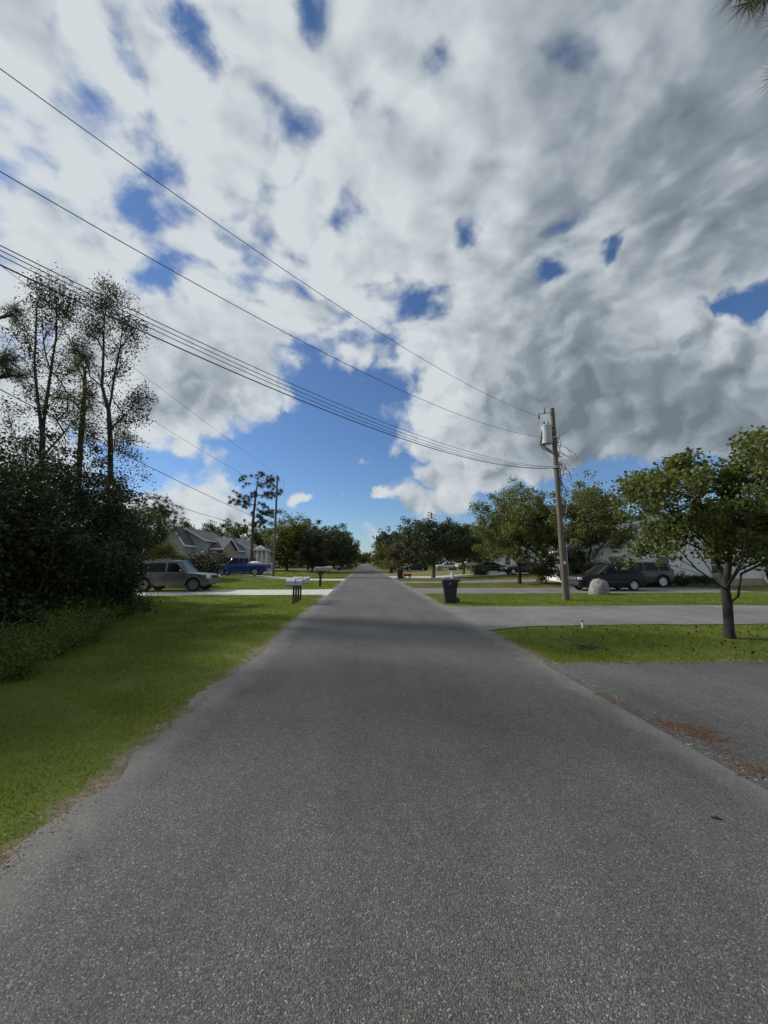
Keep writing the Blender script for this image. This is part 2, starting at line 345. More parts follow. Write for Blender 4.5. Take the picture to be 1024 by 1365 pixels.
# ------------------------------------------------------------------ land, road, driveways
def lines(*segs):
    out = []
    for a, b, st in segs: out += list(np.arange(a, b, st))
    return sorted(set(round(float(v), 3) for v in out))
gx = lines((-900, -200, 350), (-200, -40, 32), (-40, 3, 1), (3, 8, .4), (8, 60, 1), (60, 220, 32), (220, 1000, 350))
gy = lines((-80, -12, 17), (-12, 6, 1), (6, 11, .4), (11, 70, 1), (70, 160, 6), (160, 420, 52), (420, 3000, 600))
V_ = np.array([(x, y, hgt(x, y)) for y in gy for x in gx]); nx = len(gx)
F_ = np.array([(j * nx + i, j * nx + i + 1, (j + 1) * nx + i + 1, (j + 1) * nx + i) for j in range(len(gy) - 1) for i in range(nx - 1)])
tag(link('ground', npmesh('ground', V_, F_, True), M_ground), 'green and dry lawn ground on both sides of the road', kind='structure')
def sheet(name, rows, mat, label, z=.0, thick=.05, n=8):   # rows: list of ((x0,y0),(x1,y1)) cross lines
    vs, fs = [], []
    for a, b in rows:
        for i in range(n + 1):
            t = i / n; x = a[0] + (b[0] - a[0]) * t; y = a[1] + (b[1] - a[1]) * t
            vs.append((x, y, hgt(x, y) + .012 + z if not name == 'road' else z))
    for j in range(len(rows) - 1):
        for i in range(n): fs.append((j * (n + 1) + i, j * (n + 1) + i + 1, (j + 1) * (n + 1) + i + 1, (j + 1) * (n + 1) + i))
    o = MB().add(vs, fs).build(name, mat, smooth=True); tag(o, label, kind='structure'); return o
rr = random.Random(3); rows = []; jl = jr = 0
y = -14.
while y < 260:
    jl = .75 * jl + rr.gauss(0, .045); jr = .75 * jr + rr.gauss(0, .022)
    rows.append(((-2.09 + jl, y), (3.25 + jr, y))); y += .14 if y < 30 else 2.
sheet('road', rows, M_road, 'long straight grey asphalt road running away between lawns', .004, n=4)
def drive(name, xs, y0, y1, mat, label, z=.008, flare=1.2, sgn=1, n=8, jit=.03):
    rws = []
    for i, x in enumerate(xs):
        f = flare * max(0, 1 - abs(x - xs[0]) / 2.2) ** 2
        rws.append(((x, y0 - f + rr.gauss(0, jit)), (x, y1 + f * .7 + rr.gauss(0, jit))))
    return sheet(name, rws, mat, label, z, n=n)
drive('driveway', np.arange(3.12, 46, .5), -9, 6.82, M_drive_near, 'dark asphalt apron with pine straw along its seam', .0065, 0, n=10)
drive('driveway', np.arange(3.1, 60, .6), 10.85, 15.55, M_drive_right, 'pale grey asphalt driveway between the grass strip and the utility pole', .0085, .75)
drive('driveway', np.arange(3.1, 24, .6), 21.9, 26.7, M_drive_right, 'grey asphalt driveway with the charcoal car on it', .0085, .5)
drive('driveway', np.arange(3.1, 40, .8), 33.2, 36.2, M_drive_right, 'narrow grey driveway just beyond the charcoal car', .012, .4)
drive('driveway', np.arange(3.1, 44, .8), 43.5, 49.5, M_conc, 'pale driveway under the parked black hatchback', .014, .4)
drive('driveway', -np.arange(2.0, 30, .6), 21.6, 25.8, M_conc, 'concrete driveway under the silver sport utility vehicle', .0085, .5)
drive('driveway', -np.arange(2.0, 30, .8), 38.6, 42.2, M_conc, 'concrete driveway under the blue pickup truck', .014, .6)
def paved(x, y):
    if -2.02 < x < 3.2: return True
    if x >= 3.2: return y < 6.8 or 10.82 < y < 15.5 or 21.9 < y < 26.7 or 33.2 < y < 36.2 or 43.5 < y < 49.5
    return 21.6 < y < 25.8 or 38.6 < y < 42.2

# ------------------------------------------------------------------ leaves, needles, trees
def unit(v): return v / np.maximum(1e-9, np.linalg.norm(v, axis=1, keepdims=True))
def leaf_mesh(name, cen, size, flat=.0, aspect=.55, r=rng, up=None):
    n = len(cen); d = unit(r.normal(size=(n, 3)) + np.array([0, 0, -.25])); q = unit(r.normal(size=(n, 3)))
    if up is not None: q = unit(q * (1 - flat) + np.array([0, 0, 1.]) * flat)
    s = unit(np.cross(d, q)); nn = np.cross(s, d); L = (size * r.uniform(.45, 1.35, n))[:, None]; w = L * aspect
    a = cen - d * L * .5; b = cen + s * w * .5 + nn * L * .10 - d * L * .05; c = cen + d * L * .5; e = cen - s * w * .5 + nn * L * .10 - d * L * .05
    vs = np.stack([a, b, c, e], 1).reshape(-1, 3); k = np.arange(n)[:, None] * 4
    fs = np.concatenate([k + np.array([[0, 1, 2]]), k + np.array([[0, 2, 3]])], 0)
    return npmesh(name, vs, fs)
def needle_mesh(name, cen, dirs, length, width, r=rng):
    n = len(cen); L = (length * r.uniform(.7, 1.15, n))[:, None]; s = unit(np.cross(dirs, r.normal(size=(n, 3)))) * width
    dr = np.array([0, 0, -1.]) * L * .12
    vs = np.stack([cen - s, cen + s, cen + dirs * L + dr], 1).reshape(-1, 3)
    return npmesh(name, vs, np.arange(n * 3).reshape(-1, 3))
def skeleton(leaders, clumps, r, bow=.12, seg=3, pathw=.35):
    """leaders: list of polylines (first is the trunk); clumps are reached from the nearest node. -> tubes"""
    pos, par, plen = [], [], []
    def addn(p, pa): 
        pos.append(np.array(p, float)); par.append(pa); plen.append(0 if pa < 0 else plen[pa] + np.linalg.norm(pos[-1] - pos[pa])); return len(pos) - 1
    for li, pl in enumerate(leaders):
        pl = [np.array(p, float) for p in pl]
        if li == 0: pa = addn(pl[0], -1)
        else: pa = int(np.argmin(np.linalg.norm(np.array(pos) - pl[0], axis=1)))
        for a, b in zip(pl[:-1], pl[1:]):
            k = max(1, int(np.linalg.norm(b - a) / .6))
            for i in range(1, k + 1):
                jit = r.normal(size=3) * .012 * np.linalg.norm(b - a) * (i < k); pa = addn(a + (b - a) * i / k + jit, pa)
    nlead = len(pos)
    ztop0 = leaders[0][0][2]; ends = []
    order = np.argsort(np.linalg.norm(clumps - np.array(leaders[0][-1], float), axis=1))
    zmin = leaders[0][0][2] + .25 * (leaders[0][-1][2] - leaders[0][0][2])
    for ci in order:
        c = clumps[ci]; A = np.array(pos); d = np.linalg.norm(A - c, axis=1) + pathw * np.array(plen)
        d += np.maximum(0, A[:, 2] - c[2] + .0) * 1.2 + (A[:, 2] < zmin) * 50
        j = int(np.argmin(d)); a = A[j]; L = np.linalg.norm(c - a); k = max(1, min(6, int(L / .35))); pa = j
        for i in range(1, k + 1):
            t = i / k; p = a + (c - a) * t + np.array([0, 0, 1]) * bow * L * math.sin(math.pi * t) * .6 + r.normal(size=3) * .03 * L * (i < k)
            pa = addn(p, pa)
        ends.append(pa)
    cnt = np.zeros(len(pos)); 
    for e in ends:
        while e >= 0: cnt[e] += 1; e = par[e]
    return pos, par, cnt
def wood_mesh(mb, pos, par, cnt, r0, n0=8, power=.48, rtip=None):
    tot = max(1, cnt.max()); ch = {}
    rad = r0 * (np.maximum(cnt, .6) / tot) ** power
    if rtip: rad = np.maximum(rad, rtip)
    for i, p in enumerate(par): ch.setdefault(p, []).append(i)
    def walk(start, frm):
        pts, rs = ([pos[frm]], [min(rad[frm], rad[start] * 1.1)]) if frm >= 0 else ([], [])
        i = start
        while True:
            pts.append(pos[i]); rs.append(rad[i]); c = sorted(ch.get(i, []), key=lambda q: -rad[q])
            for q in c[1:]: stack.append((q, i))
            if not c: break
            i = c[0]
        if len(pts) > 1:
            m = rs[0]; mb.tube([Vector(p) for p in pts], rs, n0 if m > .08 else 5 if m > .02 else 3, cap=m > .08)
    stack = [(0, -1)]
    while stack: walk(*stack.pop())
def bark(name='bark', col=(.085, .065, .05)): return plain(name, col, .95, 0, .45, 9, .9)
def ellipsoid_clumps(c, rad, n, r, shell=.55, squash=0.):
    d = unit(r.normal(size=(n, 3))); t = (shell + (1 - shell) * r.random(n)) ** .8
    inn = r.random(n) < .25; t[inn] *= r.uniform(.3, .8, inn.sum())
    lump = 1 + .22 * np.sin(d[:, 0] * 5.1 + c[0]) * np.cos(d[:, 1] * 4.3 + c[1]) + .12 * r.normal(size=n)
    p = d * t[:, None] * lump[:, None] * np.array(rad); 
    return p + np.array(c)
def tree(name, label, base, leaders, clumps, per, spread, lsize, mleaf, r0, cat='tree', group=None, mbark=None, seed=1, aspect=.6, hollow=0., power=.48, bow=.12, parts=('trunk', 'crown'), dens=1.):
    r = np.random.default_rng(seed); base = Vector(base); b = np.array(base)
    t = thing(name, label, cat, base, 0, group)
    cl = clumps - b; ld = [[np.array(p, float) - b for p in l] for l in leaders]
    pos, par, cnt = skeleton(ld, cl, r, bow); mb = MB(); wood_mesh(mb, pos, par, cnt, r0, power=power)
    # root flare
    mb.tube([(0, 0, -.12), (0, 0, .02), (0, 0, .16), tuple(ld[0][1] * min(1, .5 / max(.1, np.linalg.norm(ld[0][1]))))], [r0 * 1.4, r0 * 1.28, r0 * 1.1, r0 * .98], 9)
    mb.build(parts[0], mbark or bark(), t, smooth=True)
    m = (per * dens * r.uniform(.5, 1.5, len(cl))).astype(int)
    cen = np.repeat(cl, m, 0); sp = np.repeat(spread * r.uniform(.7, 1.3, len(cl)), m)
    cen = cen + np.clip(r.normal(size=cen.shape), -1.7, 1.7) * sp[:, None] * np.array([1, 1, .8]) * .55
    link(parts[1], leaf_mesh('crown', cen, lsize, .35, aspect, r, True), mleaf, t)
    return t
def pine(name, label, base, leaders, tufts, per, nlen, nwid, mleaf, r0, seed=1, group=None, cat='tree', tuftr=.12, mbark=None, bow=.05, cluster=3, crad=.25):
    r = np.random.default_rng(seed); base = Vector(base); b = np.array(base)
    t = thing(name, label, cat, base, 0, group); cl = tufts - b; ld = [[np.array(p, float) - b for p in l] for l in leaders]
    pos, par, cnt = skeleton(ld, cl, r, bow, pathw=.15); mb = MB(); wood_mesh(mb, pos, par, cnt, r0, power=.5)
    mb.tube([(0, 0, -.12), (0, 0, .02), (0, 0, .2), tuple(ld[0][1] * min(1, .5 / max(.1, np.linalg.norm(ld[0][1]))))], [r0 * 1.5, r0 * 1.35, r0 * 1.1, r0 * .98], 9)
    mb.build('trunk', mbark or bark('pine_bark', (.10, .066, .045)), t, smooth=True)
    cc = np.repeat(cl, cluster, 0) + r.normal(size=(len(cl) * cluster, 3)) * crad * np.array([1, 1, .6])
    cen = np.repeat(cc, per, 0); d = unit(r.normal(size=cen.shape) + np.array([0, 0, .45]))
    cen = cen + d * tuftr * r.random((len(cen), 1))
    link('crown', needle_mesh('needles', cen, d, nlen, nwid, r), mleaf, t)
    return t
L_pear = leafmat('pear_leaf', [(.04, .054, .016), (.07, .088, .024), (.10, .122, .034), (.12, .14, .042), (.14, .14, .046), (.07, .09, .024)], .40, .5, .35)
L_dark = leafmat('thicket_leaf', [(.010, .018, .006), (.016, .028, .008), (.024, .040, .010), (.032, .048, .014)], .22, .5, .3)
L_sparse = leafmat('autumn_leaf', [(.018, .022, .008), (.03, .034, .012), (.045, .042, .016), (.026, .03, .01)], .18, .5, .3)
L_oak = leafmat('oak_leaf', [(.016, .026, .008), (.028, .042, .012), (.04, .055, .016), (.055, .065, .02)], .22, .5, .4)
L_lime = leafmat('yellow_green_leaf', [(.05, .065, .012), (.08, .10, .018), (.12, .125, .025), (.15, .12, .03)], .35, .5, .3)
L_mid = leafmat('mid_green_leaf', [(.04, .055, .02), (.065, .085, .028), (.09, .11, .038), (.115, .12, .048)], .35, .5, .3)
L_rusty = leafmat('rusty_leaf', [(.06, .05, .025), (.10, .075, .04), (.13, .085, .05), (.09, .08, .035)], .25, .6, .3)
L_pine = leafmat('pine_needle', [(.020, .032, .010), (.034, .050, .014), (.048, .062, .02)], .2, .5, .4)
L_olivepine = leafmat('olive_pine_needle', [(.05, .06, .012), (.085, .09, .02), (.11, .105, .03)], .3, .5, .4)  # olive needles of the young pine
L_grass = leafmat('grass_blade', [(.066, .115, .010), (.088, .150, .012), (.115, .178, .016), (.15, .195, .026), (.25, .22, .075), (.095, .155, .013)], .38, .6, .25)
L_weed = leafmat('weed_leaf', [(.045, .07, .014), (.075, .11, .02), (.11, .145, .028), (.15, .155, .05)], .4, .5, .3)

# ------------------------------------------------------------------ houses
M_roof = plain('slate_shingle', (.085, .088, .095), .9, 0, .3, 14, .5)
M_roof_b = plain('blue_grey_shingle', (.075, .085, .11), .9, 0, .3, 14, .5)
M_trim = plain('white_trim', (.72, .72, .70), .6, 0, .06, 5)
M_side_w = plain('white_siding', (.70, .69, .65), .7, 0, .05, 3)
M_side_t = plain('tan_siding', (.34, .29, .24), .75, 0, .12, 3)
M_side_g = plain('grey_siding', (.36, .36, .36), .75, 0, .08, 3)
M_pane = plain('window_glass', (.02, .025, .03), .08, 0, .1, 2, 0, 0, .6)
M_brick = plain('brick_base', (.36, .27, .20), .9, 0, .2, 12, .4)
M_door = plain('door_paint', (.30, .05, .04), .5, 0, .1, 3)
def window(parent, x, y, z, w, h, face, mat=None):     # face: 'y-' or 'x+'
    fw = .07; W = thing_part = MB()
    def P(u, v, d): return (x + u, y - d, z + v) if face == 'y-' else (x + d, y + u, z + v)
    def D(a, b, c): return (a, c, b) if face == 'y-' else (c, a, b)
    pm = MB().box(P(0, 0, .012), D(w, h, .02)); o = pm.build('window', M_pane, parent)
    f = MB()
    for u in (-1, 1): f.box(P(u * (w / 2 + fw / 2), 0, .03), D(fw, h + 2 * fw, .05))
    for v in (-1, 1): f.box(P(0, v * (h / 2 + fw / 2), .03), D(w, fw, .05))
    f.box(P(0, 0, .028), D(w, .04, .03)); f.build('frame', M_trim, o)
def gable_block(parent, x0, x1, y0, y1, eave, ridge, mw, mr, over=.35, ax='y', siding=True):
    """ridge runs along ax; walls (with lap courses), two roof slabs, rake boards, fascias"""
    w = MB()
    if ax == 'y':
        xm = (x0 + x1) / 2; poly = [(x0, y0, -.6), (x1, y0, -.6), (x1, y0, eave), (xm, y0, ridge), (x0, y0, eave)]; w.prism(poly, (0, y1 - y0, 0))
    else:
        ym = (y0 + y1) / 2; poly = [(x0, y0, -.6), (x0, y1, -.6), (x0, y1, eave), (x0, ym, ridge), (x0, y0, eave)]; w.prism(poly, (x1 - x0, 0, 0))
    w.build('wall', mw, parent)
    half = (x1 - x0) / 2 if ax == 'y' else (y1 - y0) / 2; sl = (ridge - eave) / half; th = .16
    for s in (-1, 1):
        if ax == 'y':
            e = xm + s * (half + over); ze = eave - sl * over; ya, yb = y0 - over, y1 + over
            poly = [(xm, ya, ridge + .02), (e, ya, ze + .02), (e, ya, ze + .02 + th), (xm, ya, ridge + .02 + th)]; r = MB().prism(poly, (0, yb - ya, 0)).build('roof', mr, parent)
            b = MB()
            b.prism([(xm, ya - .03, ridge - .13), (e, ya - .03, ze - .13), (e, ya - .03, ze + .15), (xm, ya - .03, ridge + .15)], (0, .027, 0)).build('rake_board', M_trim, r)
            MB().box((e + s * .02, (ya + yb) / 2, ze + .04), (.04, yb - ya - .01, .2)).build('gutter', M_trim, r)
        else:
            e = ym + s * (half + over); ze = eave - sl * over; xa, xb = x0 - over, x1 + over
            poly = [(xa, ym, ridge + .02), (xa, e, ze + .02), (xa, e, ze + .02 + th), (xa, ym, ridge + .02 + th)]; r = MB().prism(poly, (xb - xa, 0, 0)).build('roof', mr, parent)
            MB().prism([(xb + .003, ym, ridge - .13), (xb + .003, e, ze - .13), (xb + .003, e, ze + .15), (xb + .003, ym, ridge + .15)], (.027, 0, 0)).build('rake_board', M_trim, r)
            MB().box(((xa + xb) / 2, e + s * .02, ze + .04), (xb - xa - .01, .04, .2)).build('gutter', M_trim, r)
    if siding:
        for k in range(int((eave - .3) / .4)):
            z = .35 + k * .4
            if ax == 'y': MB().box((xm, y0 - .008, z), (x1 - x0, .012, .03)).build('siding_board', mw, parent)
            else: MB().box(((x0 + x1) / 2, y0 - .008, z), (x1 - x0, .012, .03)).build('siding_board', mw, parent)
def HZ(x, y): return (x, y, hgt(x, y))
# white gabled house behind the pear trees
h = thing('house', 'white gabled house behind the two leafy pear trees', 'house', HZ(23.5, 30))
gable_block(h, -6.5, 7.6, -1.2, 6, 2.75, 5.2, M_side_w, M_roof)
for x in (-4.2, -.6, 3.8): window(h, x, -1.2, 1.55, 1.0, 1.3, 'y-')
MB().box((.5, -1.24, .15), (14.2, .10, .75)).build('brick_base', M_brick, h)
MB().tube([(7.45, -1.62, 2.45), (7.45, -1.4, 2.2), (7.45, -1.32, .5), (7.45, -1.6, .06)], .06, 8).build('downspout', M_trim, h)
# slate house behind the silver sport utility vehicle
b = at(246, 745, 47); h = thing('house', 'grey gabled house behind the silver sport utility vehicle', 'house', HZ(b.x, 48))
def zz(px, py, Y): p = at(px, py, Y); return p.x - h.location.x, p.z - h.location.z
(xa, za), (xe, ze) = zz(234, 703, 46), zz(247, 723, 46)
gable_block(h, xa - (xe - xa) - .2, xe - .2, -2, 2, ze, za, M_side_g, M_roof, .3)
(xb, zb), (xf, zf) = zz(249, 705, 48.6), zz(273, 719, 48.6)
gable_block(h, xb - (xf - xb), xf, .6, 9, zf, zb, M_side_g, M_roof, .3)
(xg, zg), (xr, zr) = zz(262, 717, 51), zz(297, 731, 51)
gable_block(h, xf - 1.0, xr, 2.2, 8.2, zr, zg, M_side_t, M_roof, .3, 'x')
for px in (275, 293): x, z = zz(px, 739, 50.2); window(h, x, 2.2, z, .9, 1.1, 'y-')
# blue grey roofed house with a columned porch
b = at(318, 745, 60); h = thing('house', 'small house with blue grey roof and white columned porch behind blue pickup', 'house', HZ(b.x, 61))
(xa, za), (xe, ze) = zz(299.5, 715.5, 59), zz(317.5, 733, 59)
gable_block(h, xa - (xe - xa), xe, -2, 2.5, ze, za, M_side_g, M_roof_b, .25)
window(h, xa, -2, za - 1.5, 1.0, 1.1, 'y-')
(xb, zb), (xf, zf) = zz(306, 717, 62), zz(337, 733, 62)
gable_block(h, xb - (xf - xb), xf, 1, 10, zf, zb, M_side_w, M_roof_b, .25)
(xc, zc), (xd, zd) = zz(349, 728, 62), zz(356, 734, 62)
gable_block(h, xc - (xd - xc) - .4, xd, 1.2, 7, zd, zc, M_side_w, M_roof_b, .25)
for px in (343, 349, 355):
    x, z = zz(px, 740, 60.4); MB().tube([(x, -.6, 0), (x, -.6, zd)], .12, 10).build('porch_column', M_trim, h)
MB().box(((xc + xd) / 2 - .3, .3, zd + .1), (2.4, 2.4, .22)).build('porch_roof', M_trim, h)
MB().box(((xf + .0), .93, 1.05), (.9, .06, 2.0)).build('door', M_door, h)
# pale house far behind the oak
b = gnd(650, 757.5, .55); h = thing('house', 'pale flat fronted house behind the black hatchback', 'house', HZ(27, 72))
gable_block(h, -5, 5, 0, 7, 2.6, 3.9, M_side_w, M_roof, .3, 'x')
for x in (-3, 0, 3): window(h, x, 0, 1.4, 1., 1.3, 'y-')

# ------------------------------------------------------------------ vehicles (local +x is forward)
M_tyre = plain('tyre_rubber', (.018, .018, .018), .85, 0, .2, 10)
M_rim = plain('alloy_rim', (.55, .55, .56), .35, .8, .08, 5)
M_rimd = plain('dark_rim', (.12, .12, .125), .4, .6, .08, 5)
M_glass = plain('car_glass', (.006, .007, .008), .12, 0, .1, 2, 0, 0, .2)
M_glassl = plain('car_windshield', (.05, .055, .058), .12, 0, .1, 2, 0, 0, .5)
M_black = plain('black_plastic', (.022, .022, .023), .55, 0, .15, 8)
M_chrome = plain('chrome', (.62, .62, .63), .2, .95, .05, 4)
M_lamp = plain('headlamp_lens', (.75, .76, .76), .12, .2, .05, 4)
M_tail = plain('tail_lamp_lens', (.30, .015, .012), .2, 0, .08, 4)
M_plate = plain('licence_plate', (.70, .70, .68), .5)
def paint(name, col, metal=.35, rough=.32): return plain(name, col, rough, metal, .04, 3, 0, .25, .45)
WHEELS = {}
def wheel_meshes(r, w, rim):
    k = (r, w, rim.name)
    if k in WHEELS: return WHEELS[k]
    q = r * .66
    t = MB().lathe([(q, -w / 2 + .02), (r * .93, -w / 2), (r, -w / 2 + .04), (r, w / 2 - .04), (r * .93, w / 2), (q, w / 2 - .02)], 28, 'Y', cap=False).mesh('tyre', True, 40)
    m = MB().lathe([(q * .99, -w * .42), (q * .99, w * .42), (q * .92, w * .42), (q * .9, w * .18), (q * .2, w * .2), (q * .18, w * .32), (.01, w * .33)], 24, 'Y')
    for i in range(5):
        a = 2 * math.pi * i / 5; tl = Matrix.Rotation(-a, 4, 'Y')
        m.box(tl @ Vector((q * .5, w * .30, 0)), (q * .86, .03, q * .24), tilt=tl)
    WHEELS[k] = (t, m.mesh('rim', False)); return WHEELS[k]
def vehicle(name, label, cat, loc, rz, S, body_mat, group=None):
    t = thing(name, label, cat, loc, rz, group)
    L, W, Ht, wr, gc, belt = S['L'], S['W'], S['H'], S['wr'], S['gc'], S['belt']
    fw, rw = S['fw'], S['rw']; Rr = wr * 1.17
    tp = S['top']                                # lower-body top line [(x,z)...], rear to front
    xs = set(np.linspace(-L / 2, L / 2, 46).round(3))
    for c in (fw, rw):
        for a in np.linspace(-1, 1, 11): xs.add(round(float(c + Rr * math.sin(a * math.pi / 2)), 3))
    for x, z in tp: xs.add(round(x, 3))
    xs = sorted(xs); tx, tz = zip(*tp); secs = []
    for x in xs:
        u = abs(2 * x / L); w = W / 2 * (1 - .16 * max(0, u - .70) ** 2 / .09 * (1.0 if x > 0 else .55))
        zt = float(np.interp(x, tx, tz)); zb = gc + max(0, (u - .86)) * .9
        for c in (fw, rw):
            if abs(x - c) < Rr: zb = max(zb, wr + math.sqrt(max(0, Rr * Rr - (x - c) ** 2)))
        zb = min(zb, zt - .12)
        def g(z): return float(np.interp((z - gc) / (belt - gc), [0, .25, .55, .8, 1.0, 1.4], [.95, .985, 1., .985, .955, .86]))
        zsn = [zb + (zt - zb) * f for f in (0, .12, .35, .6, .82, .94)]
        pr = [(0, zb)] + [(w * g(z), z) for z in zsn] + [(w * g(zt) * .93, zt), (w * .5, zt + .018), (0, zt + .025)]
        secs.append((x, pr))
    m = MB(); n = len(secs[0][1]); ring = 2 * n - 2; vs, fs = [], []
    for x, pr in secs:
        full = pr + [(-y, z) for y, z in pr[-2:0:-1]]
        vs += [(x, y, z) for y, z in full]
    for i in range(len(secs) - 1):
        for j in range(ring): fs.append((i * ring + j, i * ring + (j + 1) % ring, (i + 1) * ring + (j + 1) % ring, (i + 1) * ring + j))
    fs.append(tuple(range(ring))[::-1]); fs.append(tuple((len(secs) - 1) * ring + j for j in range(ring)))
    m.add(vs, fs); body = m.build('body', body_mat, t, smooth=True, auto=38)
    MB().box((0, 0, gc + .18), (L * .86, W * .74, .3)).build('underbody', M_black, body)
    # cabin
    (xbr, xtr, xtf, xbf) = S['cab']; wb, wt = W / 2 * .93, W / 2 * S.get('tumble', .76)
    zr = Ht; zb0 = belt - .05
    def yy(z): return wb + (wt - wb) * (z - zb0) / (zr - zb0)
    st = sorted(set([xbr, xtr, xtf, xbf] + list(np.linspace(xbr, xbf, 15)))); vs, fs = [], []
    for x in st:
        zt = float(np.interp(x, [xbr, xtr, (xtr + xtf) / 2, xtf, xbf], [zb0 + .01, zr - .05, zr, zr - .045, zb0 + .01]))
        pr = [(0, zb0 - .02), (yy(zb0), zb0 - .02), (yy(zb0 + (zt - zb0) * .86), zb0 + (zt - zb0) * .86), (yy(zt) * .95, zt - .012), (yy(zt) * .6, zt + .014), (0, zt + .02)]
        vs += [(x, y, z) for y, z in pr + [(-y, z) for y, z in pr[-2:0:-1]]]
    ring = 10
    for i in range(len(st) - 1):
        for j in range(ring): fs.append((i * ring + j, i * ring + (j + 1) % ring, (i + 1) * ring + (j + 1) % ring, (i + 1) * ring + j))
    fs.append(tuple(range(ring))[::-1]); fs.append(tuple((len(st) - 1) * ring + j for j in range(ring)))
    cab = MB().add(vs, fs).build('roof', body_mat, t, smooth=True, auto=30)
    for poly in S['win']:
        for s in (-1, 1):
            q = [(x, s * (yy(z) + .006), z) for x, z in poly]; MB().prism(q, (0, -s * .05, 0)).build('side_window', M_glass, t)
    def screen(nm, xb, xt, mat):
        sg = 1 if xb > xt else -1; zb1, zt1 = zb0 + .07, zr - .10
        def X(z): return xb + (xt - xb) * (z - zb0) / (zr - .05 - zb0)
        q = [(X(zb1) + sg * .02, -yy(zb1) * .9, zb1), (X(zb1) + sg * .02, yy(zb1) * .9, zb1), (X(zt1) + sg * .02, yy(zt1) * .88, zt1), (X(zt1) + sg * .02, -yy(zt1) * .88, zt1)]
        MB().prism(q, (-sg * .05, 0, -.02)).build(nm, mat, t)
    screen('windshield', xbf, xtf, M_glassl); screen('rear_window', xbr, xtr, M_glass)
    tm, rm = wheel_meshes(wr, S.get('ww', .24), S.get('rim', M_rim))
    for x in (fw, rw):
        for s in (-1, 1):
            wl = link('wheel', tm, M_tyre, t, (x, s * (W / 2 - .13), wr), 0 if s > 0 else math.pi)
            link('rim', rm, S.get('rim', M_rim), wl)
            if S.get('flare'):
                a = MB(); pts = [(x + Rr * 1.03 * math.cos(q), s * (W / 2 - .005), wr + Rr * 1.03 * math.sin(q)) for q in np.linspace(-.15, math.pi + .15, 12)]
                a.tube(pts, .045, 6).build('fender_flare', S['flare'], t, smooth=True)
    hz = S['hz']; xf = L / 2
    for s in (-1, 1):
        MB().box((xf - .16, s * W * .36, hz), (.22, W * .20, .17), rz=-s * .28, bev=.03).build('headlight', M_lamp, t)
        MB().box((-xf + .045, s * W * .425, S.get('tz', hz + .1)), (.10, .14, S.get('th', .32)), bev=.02).build('tail_lamp', M_tail, t)
        MB().box((S['mx'], s * (W / 2 + .05), belt + .10), (.13, .22, .17), bev=.05).build('mirror', S.get('mirror', body_mat), t, smooth=True)
        for dx in S['doors'][1]:
            MB().box((dx, s * (W / 2 - .002), belt - .17), (.16, .03, .035), bev=.01).build('door_handle', S.get('handle', M_black), t)
        for dx in S['doors'][0]:
            MB().box((dx, s * (W / 2 - .004), (gc + belt) / 2 + .02), (.012, .014, belt - gc - .22)).build('door_seam', M_black, t)
        MB().box((.5 * (fw + rw), s * (W / 2 + .004), gc + .30), (abs(fw - rw) - 2 * Rr, .03, .09), bev=.01).build('side_moulding', S.get('mould', M_black), t)
    MB().box((xf - .05, 0, hz - .01), (.12, W * .48, .2), bev=.03).build('grille', S.get('grille', M_black), t)
    MB().box((xf - .10, 0, gc + .22), (.26, W * .90, .24), bev=.06).build('bumper', S.get('bumper', M_chrome), t, smooth=True, auto=40)
    MB().box((-xf + .10, 0, gc + .24), (.26, W * .90, .22), bev=.06).build('bumper', S.get('bumper', M_chrome), t, smooth=True, auto=40)
    MB().box((-xf - .035, 0, gc + .27), (.02, .32, .16)).build('licence_plate', M_plate, t)
    if S.get('rack'):
        for s in (-1, 1): MB().tube([(xtr + .15, s * wt * .9, zr - .03), (xtr + .25, s * wt * .9, zr + .06), (xtf - .4, s * wt * .9, zr + .06), (xtf - .3, s * wt * .9, zr - .03)], .02, 6).build('roof_rail', M_black, t)
        for x in (xtr + .5, xtf - .7): MB().tube([(x, -wt * .9, zr + .06), (x, wt * .9, zr + .06)], .016, 6).build('cross_bar', M_black, t)
    return t
SUV = dict(L=4.95, W=1.98, H=1.92, wr=.42, gc=.36, belt=1.14, fw=1.52, rw=-1.40, top=[(-2.475, .95), (-2.42, 1.14), (-2.0, 1.16), (1.02, 1.14), (1.25, 1.12), (2.15, 1.04), (2.38, .98), (2.475, .78)],
           cab=(-2.40, -2.05, .42, 1.10), win=[[(-2.02, 1.19), (-1.30, 1.19), (-1.30, 1.70), (-1.80, 1.70)], [(-1.18, 1.19), (-.22, 1.19), (-.22, 1.72), (-1.18, 1.72)], [(-.10, 1.19), (.86, 1.19), (.42, 1.68), (.32, 1.72), (-.10, 1.72)]],
           hz=.88, tz=1.0, th=.6, mx=.80, doors=((.98, -.16, -1.24), (.02, -1.02)), rack=True, ww=.26, rim=plain('shaded_alloy', (.26, .26, .26), .4, .7, .1, 5))  # rim alloy darkened in its colour to stand for shade on the wheels
silver = paint('silver_paint', (.14, .134, .12), .5, .3); silver2 = paint('grey_cladding', (.13, .128, .12), .3, .5)
SUV.update(flare=silver, bumper=silver2, mould=silver2, grille=M_black)
p = gnd(240, 790, 0)
vehicle('sport_utility_vehicle', 'silver sport utility vehicle with roof rails parked beside the dark thicket', 'car', (-11.85, 25.1, hgt(-11.85, 25.1) + .02), 0, SUV, silver)
